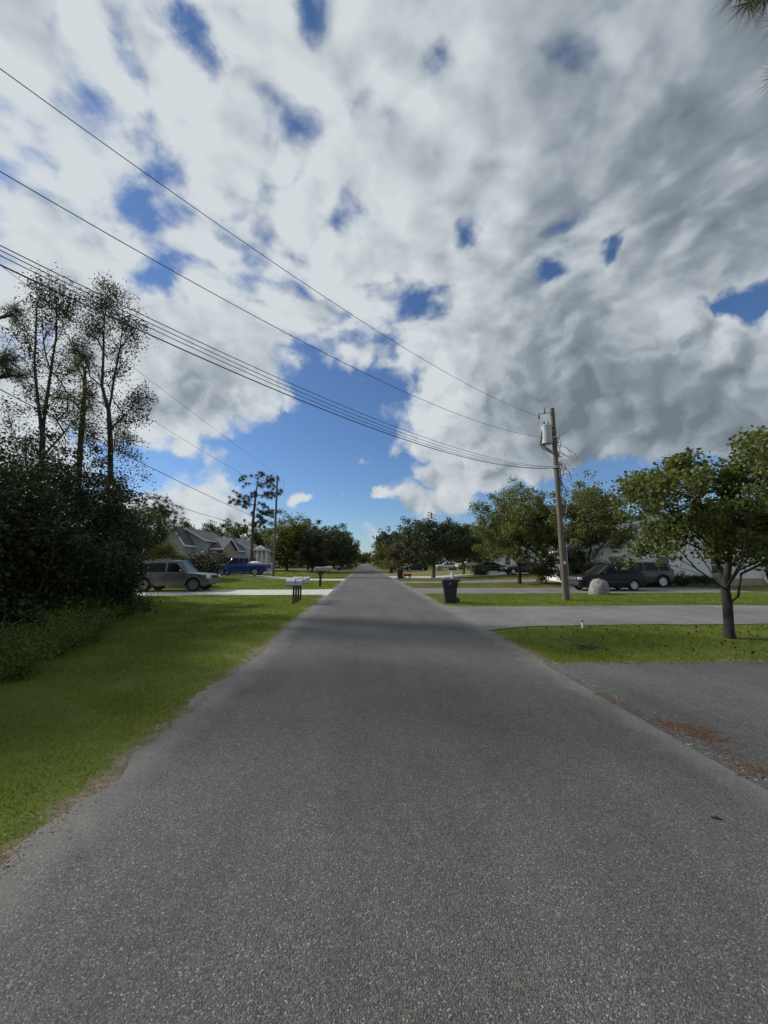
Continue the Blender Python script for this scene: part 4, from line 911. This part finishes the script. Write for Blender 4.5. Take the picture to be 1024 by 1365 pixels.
for i, (px, Y, tz, rd) in enumerate(((243, 33, 1.9, 1.2), (262, 34, 2.3, 1.5), (276, 35, 2.1, 1.4), (288, 46, 2.6, 1.6), (300, 46, 2.0, 1.2))):
    g = at(px, 750, Y); round_tree('shrub', 'brown dark shrub in the hedge between the silver car and the grey house', g.x, Y, tz, rd, 44, 50, .13, leafmat('brown_shrub_leaf', [(.03, .03, .014), (.05, .045, .022), (.075, .055, .032)], .2), .05, 50 + i, .1, 'hedge before the grey house', .4, 'shrub', .4)
round_tree('tree', 'dark rounded tree between the thicket and the grey house', -21.3, 37, 6.3, 2.4, 110, 60, .17, L_oak, .15, 55, 1.5, spread=.5)
g = at(210, 690, 44); r = np.random.default_rng(61)
tf = np.concatenate([ellipsoid_clumps(np.array(at(212, 686, 44)), (2.5, 2.2, 2.1), 75, r, .6)])
z0 = hgt(g.x, 44); Bp = np.array([g.x, 44., z0])
pine('pine_tree', 'round topped dark pine rising between the thicket and grey house roof', Bp, [[Bp, np.array(at(211, 715, 44)), np.array(at(212, 690, 44)), np.array(at(213, 672, 44))]], tf, 46, .34, .017, L_pine, .17, 61, crad=.35)
# tall pine by the slim pole
Yp = 50.; r = np.random.default_rng(62); g = at(335, 760, Yp); Bp = np.array([g.x, Yp, hgt(g.x, Yp)])
tl = [Bp, np.array(at(336, 720, Yp)), np.array(at(338, 690, Yp)), np.array(at(341, 660, Yp)), np.array(at(344, 632, Yp))]
tp = [(335, 634), (350, 630), (360, 640), (325, 636), (345, 645), (330, 648), (358, 655), (340, 660), (365, 660), (320, 668), (328, 672), (372, 656), (352, 672), (362, 680), (355, 685), (345, 690), (330, 700), (345, 702), (322, 664), (352, 662)]
tf = px_clumps(tp, Yp, r, 62, 4, 3, .9)
pine('pine_tree', 'tall slender pine with open crown beside the slim pole', Bp, [tl], tf, 85, .36, .017, L_pine, .19, 62, crad=.38)
# far woods: copies of a few trees, each its own object
src = [round_tree('tree', 'dense tree of the far wood behind the grey and blue roofed houses', -24, 96, 9.5, 4.6, 110, 60, .36, L_oak, .22, 71, 1.0, 'far wood', .9),
       round_tree('tree', 'dense tree of the far wood behind the grey and blue roofed houses', -31, 92, 10.5, 4.8, 110, 60, .36, L_mid, .22, 72, 1.0, 'far wood', .9)]
r = np.random.default_rng(63)
Bp = np.array([7.8, 132., 0.]); tf = ellipsoid_clumps((7.8, 132, 9.2), (2.6, 2.6, 3.8), 90, r, .5)
psrc = pine('pine_tree', 'green pine in the far group past the rusty leaved tree', Bp, [[Bp, Bp + np.array([.1, 0, 6]), Bp + np.array([0, 0, 12.])]], tf, 46, .55, .03, leafmat('far_pine_needle', [(.03, .05, .018), (.05, .075, .024), (.065, .085, .03)], .25), .22, 64, crad=.5, group='far pines by the road')
def place(s, x, y, k, rz, lab=None, grp=None):
    o = copy_tree(s); o.location = HZ(x, y); o.scale = (k, k, k * (.9 + .2 * ((x * 7.3 + y) % 1))); o.rotation_euler.z = rz
    if lab: o['label'] = lab
    if grp: o['group'] = grp
    return o
for i, (x, y, k) in enumerate(((-18, 100, .95), (-38, 98, 1.), (-46, 90, 1.05), (-54, 84, 1.1), (-63, 96, 1.2), (-29, 108, 1.05), (-13, 112, .95), (-22, 118, 1.), (-42, 112, 1.1), (-72, 80, 1.2), (-40, 70, .85), (-34, 74, .8))):
    place(src[i % 2], x, y, k, i * 1.3)
for i, (x, y, k) in enumerate(((16, 102, .95), (24, 98, 1.0), (33, 92, 1.05), (42, 88, 1.05), (52, 84, 1.1), (62, 76, 1.1), (30, 110, 1.1), (72, 70, 1.2), (44, 62, .9), (54, 52, .95), (60, 40, 1.0))):
    place(src[(i + 1) % 2], x, y, k, i * 1.7 + .4, 'dense tree of the far wood behind the pale house and oak', 'far wood behind the oak')
for i, (x, y, k) in enumerate(((10.5, 120, .9), (6.8, 155, 1.05), (11, 165, 1.0), (8, 190, 1.1), (13.5, 140, 1.05))): place(psrc, x, y, k, i * 2.1)
for i, (x, y, k) in enumerate(((-6.5, 108, .8), (-7.5, 130, .85), (-6.8, 155, .9), (-7.5, 185, 1.), (9.5, 215, 1.0), (-6.5, 215, 1.), (-1.5, 262, .75), (3.5, 268, .8), (-8, 265, .9), (11, 262, .9), (0.8, 285, .9))):
    place(src[i % 2], x, y, k, i * 1.1 + .2, 'dark tree closing the far end of the road', 'trees at the road end')

r = np.random.default_rng(66)
def undergrowth(label, path, n, hh, seed, ml):
    r = np.random.default_rng(seed); P_ = np.array(path, float); seg = r.integers(len(P_) - 1, size=n); t = r.random(n)[:, None]
    c = P_[seg] * (1 - t) + P_[seg + 1] * t; c = c + r.normal(size=c.shape) * np.array([1.4, 1.4]); lump = .65 + .35 * np.sin(c[:, 0] * .9) * np.cos(c[:, 1] * .7)
    z = hgtv(c[:, 0], c[:, 1]) + r.random(n) ** .8 * hh * lump
    tag(link('undergrowth', leaf_mesh('undergrowth', np.column_stack([c, z]), .42, .3, .7, r, True), ml), label, 'undergrowth', None, 'stuff')
undergrowth('dark undergrowth below the far wood behind the houses', [(-10, 104), (-20, 100), (-40, 92), (-60, 84), (-90, 76)], 9000, 3.4, 1, L_oak)
undergrowth('dark undergrowth along the road past the dark oaks', [(-5.6, 92), (-6, 130), (-6.5, 180), (-7, 255)], 9000, 3.2, 2, L_oak)
undergrowth('mixed undergrowth along the road past the trash bins', [(6.5, 96), (6.8, 130), (7, 180), (7.5, 255)], 9000, 3.2, 3, L_mid)
undergrowth('undergrowth below the far wood behind the oak', [(9, 102), (20, 100), (40, 88), (62, 68), (66, 40)], 9000, 3.4, 4, L_oak)
# ------------------------------------------------------------------ thicket on the left
M_thin = bark('grey_bark', (.06, .05, .042)); r = np.random.default_rng(81)
def leaders_px(base, lst, Y, dY=None): return [[np.array(at(x, y, Y)) for x, y in l] for l in lst]
Y1 = 14.; g = at(57, 760, Y1); B1 = np.array([g.x, Y1, hgt(g.x, Y1)])
l1 = leaders_px(B1, [[(57, 700), (56, 640), (57, 583)], [(57, 583), (50, 530), (46, 480), (48, 430), (50, 390)], [(57, 583), (63, 530), (68, 495), (75, 450), (75, 398)], [(50, 540), (30, 515), (8, 495), (-20, 480)], [(50, 555), (25, 540), (-10, 525)], [(66, 500), (58, 455), (56, 410)]], Y1); l1[0] = [B1] + l1[0]
cl = np.concatenate([px_clumps([(50, 385), (75, 400), (60, 410), (85, 395), (45, 430), (48, 400), (75, 430), (88, 420), (42, 470), (60, 440), (35, 440)], Y1, r, 95, 9, 11, .7), px_clumps([(45, 500), (75, 480), (30, 520), (20, 560), (80, 540), (40, 590), (25, 600), (75, 600), (85, 500), (95, 560), (10, 590), (60, 540), (45, 610), (15, 480)], Y1, r, 120, 9, 12, .8)])
tree('tall_tree', 'tall sparse forked tree whose low branches spread toward the bare pine branches', B1, l1, cl, 66, .36, .08, L_sparse, .10, seed=82, mbark=M_thin, aspect=.5, power=.52)
Y2 = 15.; g = at(147, 760, Y2); B2 = np.array([g.x, Y2, hgt(g.x, Y2)])
l2 = leaders_px(B2, [[(146, 700), (147, 640), (145, 548)], [(145, 548), (136, 515), (138, 470), (140, 420), (140, 385)], [(145, 548), (152, 505), (160, 465), (164, 430), (163, 410)], [(136, 510), (120, 502), (105, 505)], [(146, 575), (165, 555), (185, 545)]], Y2); l2[0] = [B2] + l2[0]
cl = np.concatenate([px_clumps([(145, 385), (150, 400), (130, 420), (115, 425), (165, 430), (135, 400), (175, 440), (120, 440), (150, 430), (110, 460), (140, 450), (100, 470)], Y2, r, 120, 9, 10, .7), px_clumps([(120, 500), (165, 480), (180, 545), (170, 560), (150, 500), (125, 540), (185, 530), (120, 590), (165, 600), (180, 620), (175, 645), (160, 580), (110, 560), (130, 620), (180, 450)], Y2, r, 140, 9, 12, .8)])
tree('tall_tree', 'tall sparse forked tree at the silver car end of the thicket', B2, l2, cl, 72, .36, .08, L_sparse, .10, seed=83, mbark=M_thin, aspect=.5, power=.52)
Y3 = 16.; g = at(105, 760, Y3); B3 = np.array([g.x, Y3, hgt(g.x, Y3)])
l3 = leaders_px(B3, [[(104, 700), (106, 620), (109, 570), (112, 530), (113, 490)]], Y3); l3[0] = [B3] + l3[0]
pine('pine_tree', 'young olive pine between the two tall forked trees', B3, l3, px_clumps([(105, 530), (95, 535), (115, 525), (100, 485), (110, 475), (88, 530), (120, 540), (85, 480), (112, 500), (122, 480)], Y3, r, 34, 6, 5, .5), 36, .20, .008, L_olivepine, .10, 84, crad=.16)
Y4 = 10.4; B4 = np.array([-13.6, Y4, hgt(-13.6, Y4)])
l4 = [[B4, B4 + np.array([.1, 0, 6]), B4 + np.array([0, .1, 9]), B4 + np.array([0, 0, 12.5])]] + leaders_px(B4, [[(-130, 500), (-40, 505), (-5, 505), (18, 500)], [(-130, 450), (-40, 435), (-5, 425), (15, 420)]], Y4); l4[1][0] = B4 + np.array([.1, 0, 6.5]); l4[2][0] = B4 + np.array([.1, 0, 7.6])
tf = np.concatenate([px_clumps([(17, 415), (22, 425), (10, 475), (12, 500), (25, 500), (2, 480)], Y4, r, 20, 3, 3, .2), ellipsoid_clumps((-14.2, Y4, 11), (2.2, 2.6, 2.6), 110, r, .4)])
pine('pine_tree', 'pine at the thicket edge whose bare branches reach past the tall trees', B4, l4, tf, 34, .26, .005, L_pine, .17, 85, crad=.10, tuftr=.05)
TG = 'dark shrubs of the thicket'
def thick(name, lab, px, py, Y, rx, rz_, n, per, sd_, size=.10, cat='shrub', low=None, ml=None, grp=TG):
    c = at(px, py, Y); r = np.random.default_rng(sd_); z = hgt(c.x, Y); B = np.array([c.x, Y, z]); T = [B, B + np.array([.03, .02, .35]), B + np.array([0, .05, max(.5, (c.z - z) * .5)])]
    cl = ellipsoid_clumps(np.array(c), (rx, rx * .9, rz_), n, r, .45); lo = ellipsoid_clumps(np.array([c.x, Y, z + .55]), (rx * .95, rx * .8, .6), n // 2, r, .5); cl = np.concatenate([cl, lo]); cl = cl[cl[:, 2] > z + .08]
    ld = [T] + [[T[1], T[1] + np.array([math.cos(a) * rx * .3, math.sin(a) * rx * .3, (c.z - z) * .5]), np.array(c) + np.array([math.cos(a) * rx * .5, math.sin(a) * rx * .5, .1])] for a in np.arange(4) * 1.57 + sd_]
    return tree(name, lab, B, ld, cl, per, .34, size, ml or L_dark, .07, seed=sd_, group=grp, cat=cat, mbark=M_thin)
lab = 'dense dark shrub standing in the thicket under the tall trees'
for i, a in enumerate(((15, 690, 10.5, 1.7, 2.0), (60, 690, 12.6, 1.9, 2.3), (105, 700, 13.6, 1.8, 2.2), (140, 710, 14.6, 1.3, 2.0), (155, 720, 16.6, 1.0, 1.7), (40, 740, 10.2, 1.5, 1.3), (95, 745, 11.6, 1.5, 1.3), (135, 750, 13.4, 1.4, 1.3),
                       (-60, 680, 9.5, 1.8, 2.4), (-40, 655, 12.5, 2.2, 2.6), (20, 670, 14.5, 2.0, 2.3), (150, 755, 15.2, .9, 1.0), (-110, 700, 8.0, 1.8, 2.4), (90, 655, 15.5, 1.7, 2.0), (140, 690, 19.0, 1.4, 2.2), (120, 755, 17.5, 1.6, 1.2), (60, 750, 15.5, 1.7, 1.3), (5, 745, 12.5, 1.7, 1.3), (138, 750, 20.5, 1.3, 1.3))):
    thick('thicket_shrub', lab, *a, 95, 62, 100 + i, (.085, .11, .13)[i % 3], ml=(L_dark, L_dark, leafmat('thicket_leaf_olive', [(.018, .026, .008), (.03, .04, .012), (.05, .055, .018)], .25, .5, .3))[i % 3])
for i, a in enumerate(((158, 705, 24.5, 1.3, 1.9), (176, 715, 29.5, 1.4, 2.2))):
    thick('thicket_tree', 'dark green bushy tree where the thicket meets the silver car', *a, 90, 60, 130 + i, .13, 'tree', None, L_oak, 'bushy trees behind the silver car')
# unseen trees carrying the wood on past the frame, added to shade the near ground
SG = 'unseen shade trees beside the thicket'
for i, (x, y, tz, rd) in enumerate(((-16.5, 9.5, 9.5, 2.6), (-18, 4.5, 10.5, 2.8), (-9.5, -7.6, 10, 2.8), (-15.5, 1.6, 8, 2.4))):
    round_tree('shade_tree', 'unseen leafy tree added beside the thicket for shade', x, y, tz, rd, 150, 60, .26, L_oak, .2, 140 + i, 2.2, SG, .75)
# pine at the right whose twigs hang into the view
r = np.random.default_rng(91); Bq = np.array([7.6, 1.2, hgt(7.6, 1.2) + .02])
twig = np.array([np.array(at(x, y, d_)) for x, y, d_ in ((992, -22, 3.5), (1006, -12, 3.4), (1020, -14, 3.5), (1034, -12, 3.5), (1052, 95, 3.6), (1058, 118, 3.7), (1056, 20, 3.6), (1062, -40, 3.6), (1025, -50, 3.4), (995, -70, 3.3))])
up_ = ellipsoid_clumps((7.9, .6, 9.6), (2.0, 2.2, 1.8), 50, r, .5)
l5 = [[Bq, Bq + np.array([.1, .1, 4]), Bq + np.array([0, .2, 7]), Bq + np.array([.1, 0, 10.5])], [Bq + np.array([0, .2, 7.2]), Bq + np.array([-1.2, 1.2, 7.3]), np.array(at(1040, -30, 3.5))]]
pine('pine_tree', 'long needled pine twigs hanging over the dark asphalt apron', Bq, l5, np.concatenate([twig, up_]), 110, .30, .0035, leafmat('long_pine_needle', [(.035, .05, .016), (.06, .075, .025), (.09, .095, .04)], .3), .16, 92, crad=.05, tuftr=.05, cluster=2)

# ------------------------------------------------------------------ weeds at the thicket foot
def weed(lab, x, y, h_, n, sd_, grp='weeds along the thicket foot', ml=None):
    r = np.random.default_rng(sd_); t = thing('weed_clump', lab, 'weeds', HZ(x, y), 0, grp)
    st = MB(); cen = []; st.tube([(0, 0, -.05), (0, 0, .03)], .03, 5)
    for k in range(n):
        a = r.uniform(0, 6.28); d = Vector((math.cos(a) * r.uniform(.1, .8), math.sin(a) * r.uniform(.1, .8), 1)).normalized(); L = h_ * r.uniform(.5, 1.1); b0 = Vector((r.uniform(-.02, .02), r.uniform(-.02, .02), 0)); pts = []
        for i in range(6):
            u = i / 5; p = b0 + d * L * u + Vector((d.x, d.y, -.6)) * L * .35 * u * u; pts.append(p)
            if u > .15:
                for _ in range(9): cen.append(np.array(p) + r.normal(size=3) * .05 * (1 + h_))
        st.tube(pts, [.006, .005, .005, .004, .003, .002], 3, False)
    st.build('stem', plain('weed_stem', (.08, .09, .03), .8, 0, .2, 9), t)
    link('leaves', leaf_mesh('weed_leaves', np.array(cen), .075, .3, .34, r, True), ml or L_weed, t)
r = np.random.default_rng(95)
for k in range(40):
    u = r.random(); x = -5.0 - 3.6 * u + r.normal() * .25; y = 5.4 + 10 * u + r.normal() * .3; off = r.uniform(.0, 1.4); x -= off * .8; y += off * .2
    weed('leafy weed clump at the foot of the dark thicket', x, y, r.uniform(.5, 1.15), 15, 200 + k)

# ------------------------------------------------------------------ grass, litter
def grass(name, label, zones, seed, mat=None):
    r = np.random.default_rng(seed); VV = []
    for (x0, x1, y0, y1, den, h_, w_) in zones:
        n = int((x1 - x0) * (y1 - y0) * den); x = r.uniform(x0, x1, n); y = r.uniform(y0, y1, n)
        # patchiness, and a ragged margin by the pavement
        pt = np.sin(x * 2.1 + 1.7 * np.sin(y * 1.3)) * np.cos(y * 1.9 + x) * .5 + .5
        ed = np.minimum(np.abs(x + 2.09), np.abs(x - 3.25)); bare = np.sin(x * 3.7 + 2.1 * np.sin(y * 2.3)) * np.sin(y * 3.1 + 1.3 * x) ; keep = (r.random(n) < .55 + .45 * pt) & ((bare < .78) | (r.random(n) < .25)) & (r.random(n) < np.clip(ed / .35 + .35 * np.sin(y * 5.3 + 2 * np.sin(y * 1.9)), .15, 1))
        pv = np.array([paved(a, b) for a, b in zip(x, y)]); keep &= ~pv; x, y = x[keep], y[keep]; n = len(x)
        z = hgtv(x, y) - .004; hh = h_ * r.uniform(.5, 1.3, n) * (.7 + .5 * pt[keep]) * np.where(r.random(n) < .05, 1.9, 1.); a = r.uniform(0, 6.28, n); ln = r.uniform(.2, .9, n) * hh; b = r.uniform(0, 6.28, n)
        p = np.stack([x, y, z], 1); s = np.stack([np.cos(a), np.sin(a), 0 * a], 1) * w_ / 2
        tip = p + np.stack([np.cos(b) * ln, np.sin(b) * ln, hh], 1)
        VV.append(np.stack([p - s, p + s, tip], 1).reshape(-1, 3))
    v = np.concatenate(VV); o = link(name, npmesh(name, v, np.arange(len(v)).reshape(-1, 3)), mat or L_grass); return tag(o, label, 'grass', None, 'stuff')
grass('lawn_grass', 'short mown green grass between the thicket and the road', [(-7.2, -2.0, 2.0, 6.0, 3000, .04, .007), (-9.0, -2.0, 6.0, 10, 1700, .045, .010), (-11, -2.02, 10, 21.6, 800, .055, .016)], 1)
grass('lawn_grass', 'short green grass strip under the low forked pear tree', [(3.2, 8, 6.8, 10.9, 1900, .05, .010), (8, 14, 6.8, 10.9, 1200, .05, .012)], 2)
grass('lawn_grass', 'bright green grass around the utility pole and dome rock', [(3.25, 22, 15.5, 21.95, 520, .06, .022)], 3)
grass('lawn_grass', 'sunlit grass between the silver car and blue pickup driveways', [(-16, -2.1, 25.8, 38.6, 170, .07, .04), (-16, -2.1, 42.2, 60, 70, .08, .06)], 4)
grass('lawn_grass', 'dry grass strips beyond the charcoal car driveway', [(3.3, 24, 26.7, 33.2, 160, .06, .04), (3.3, 24, 36.2, 43.5, 90, .07, .05)], 5, leafmat('dry_grass_blade', [(.12, .12, .035), (.17, .155, .055), (.23, .19, .09), (.15, .15, .04)], .3, .7, .2))
def straw(name, label, pts, seed, ln=.16, w_=.0028, mat=None):   # pts: (x, y, spread, n)
    r = np.random.default_rng(seed); VV = []
    for (x, y, s, n) in pts:
        s *= 1.6; n = max(1, int(n * .24)); c = np.stack([x + r.normal(size=n) * s, y + r.normal(size=n) * s, np.full(n, 0.)], 1); c[:, 2] = .012 + r.random(n) * .016
        a = r.uniform(0, 6.28, n); L = ln * r.uniform(.5, 1.1, n); d = np.stack([np.cos(a), np.sin(a), r.normal(size=n) * .05], 1) * L[:, None] / 2; q = np.stack([-np.sin(a), np.cos(a), 0 * a], 1) * w_
        VV.append(np.stack([c - d - q, c - d + q, c + d], 1).reshape(-1, 3))
    v = np.concatenate(VV); o = link(name, npmesh(name, v, np.arange(len(v)).reshape(-1, 3)), mat or M_rust); return tag(o, label, 'pine straw', None, 'stuff')
sp = []
def along(a, b, n, s, cnt):
    A, Bb = gnd(*a), gnd(*b)
    for i in range(n): t = (i + .5) / n; p = A.lerp(Bb, t); sp.append((p.x, p.y, s, cnt))
along((795, 925), (835, 942), 10, .05, 26); along((835, 942), (880, 965), 10, .025, 10); along((885, 965), (945, 982), 14, .055, 45); along((925, 972), (942, 985), 6, .08, 120); along((880, 965), (915, 972), 6, .05, 60); along((940, 985), (1030, 1040), 26, .03, 16); along((1000, 1025), (1030, 1038), 6, .05, 40); along((830, 968), (900, 966), 3, .05, 5)
straw('pine_straw', 'rusty pine straw drift along the seam of the asphalt apron', sp, 6)
sp = []; along((655, 842), (690, 866), 10, .10, 60); along((690, 866), (745, 884), 10, .10, 60); along((760, 884), (1020, 880), 18, .09, 22); along((868, 893), (880, 898), 2, .05, 18)
straw('pine_straw', 'brown pine straw along the edge of the pear tree grass strip', sp, 7)
sp = []; rr2 = random.Random(9)
for k in range(46):
    y = 2.1 + rr2.random() ** 1.5 * 12; sp.append((-2.1 + rr2.gauss(-.05, .04), y, rr2.uniform(.04, .11), rr2.randint(12, 70)))
straw('pine_straw', 'red brown pine straw caught along the lawn side road edge', sp, 8)
r = np.random.default_rng(77); sp = [(r.uniform(-1.8, 4.5), r.uniform(.9, 9) , .01, 1) for _ in range(60)] + [(x, y, .008, 3) for x, y in ((1.0, 1.33), (1.03, 1.36))]
straw('pine_straw', 'loose single pine needles scattered over the asphalt', sp, 10, .20, .0022, leafmat('dry_needle', [(.16, .11, .05), (.24, .18, .09), (.12, .08, .04)], .1, .8, .2))
# crumbled asphalt and grit along the pavement edges
def grit(label, pts, seed):
    r = np.random.default_rng(seed); VV, FF = [], []; k = 0
    for x, y, s in pts:
        a = r.normal(size=(4, 3)) * s * np.array([1, 1, .6]); a[:, 2] = np.abs(a[:, 2]); VV.append(a + np.array([x, y, .004])); FF += [(k, k + 1, k + 2), (k, k + 1, k + 3), (k + 1, k + 2, k + 3), (k, k + 2, k + 3)]; k += 4
    tag(link('loose_grit', npmesh('grit', np.concatenate(VV), np.array(FF)), leafmat('grit_stone', [(.16, .15, .135), (.24, .225, .20), (.36, .34, .30), (.19, .18, .16)], .0, .9, .2)), label, 'grit', None, 'stuff')
r = np.random.default_rng(88); y_ = 1.8 + r.random(2600) ** 1.6 * 16
grit('crumbled asphalt and sandy grit along the lawn side road edge', [(-2.09 + r.normal() * .10, y, r.uniform(.003, .007)) for y in y_], 1)
x_ = 3.3 + r.random(1200) * 6
grit('sandy grit along the edges of the dark asphalt apron', [(x, 6.83 + r.normal() * .05, r.uniform(.005, .012)) for x in x_] + [(3.24 + r.normal() * .07, y, r.uniform(.005, .012)) for y in r.uniform(2.5, 11, 1200)], 2)
# fallen leaves on the right grass strip
r = np.random.default_rng(78); n = 420; x = r.uniform(3.8, 13, n); y = r.uniform(7.1, 10.6, n); c = np.stack([x, y, hgtv(x, y) + .05], 1)
tag(link('fallen_leaves', leaf_mesh('fallen', c, .075, .8, .7, r, True), leafmat('fallen_leaf', [(.05, .035, .015), (.09, .06, .025), (.035, .03, .015), (.07, .06, .03)], .15, .7, .3)), 'small dark fallen leaves on the grass under the near pear tree', 'leaves', None, 'stuff')
t = MB(); r = np.random.default_rng(79)
for k in range(14):
    a = r.uniform(0, 3.14); p = Vector((r.normal() * .16, r.normal() * .10, .04 + .04 * r.random())); d = Vector((math.cos(a), math.sin(a), r.normal() * .2)) * r.uniform(.1, .3); t.tube([p - d, p, p + d + Vector((0, 0, .02))], [.005, .009, .004], 5)
o = t.build('twig_pile', bark('dark_bark')); o.location = (4.95, 8.62, hgt(4.95, 8.62)); tag(o, 'small heap of dark twigs in the grass swale', 'twigs')
g = gnd(955, 1093); o = MB().tube([(-.03, .012, .012), (0, 0, .016), (.035, -.012, .010)], [.003, .008, .002], 5).build('twig', bark('dark_bark')); o.location = g; tag(o, 'short dark twig lying on the near asphalt', 'twig')
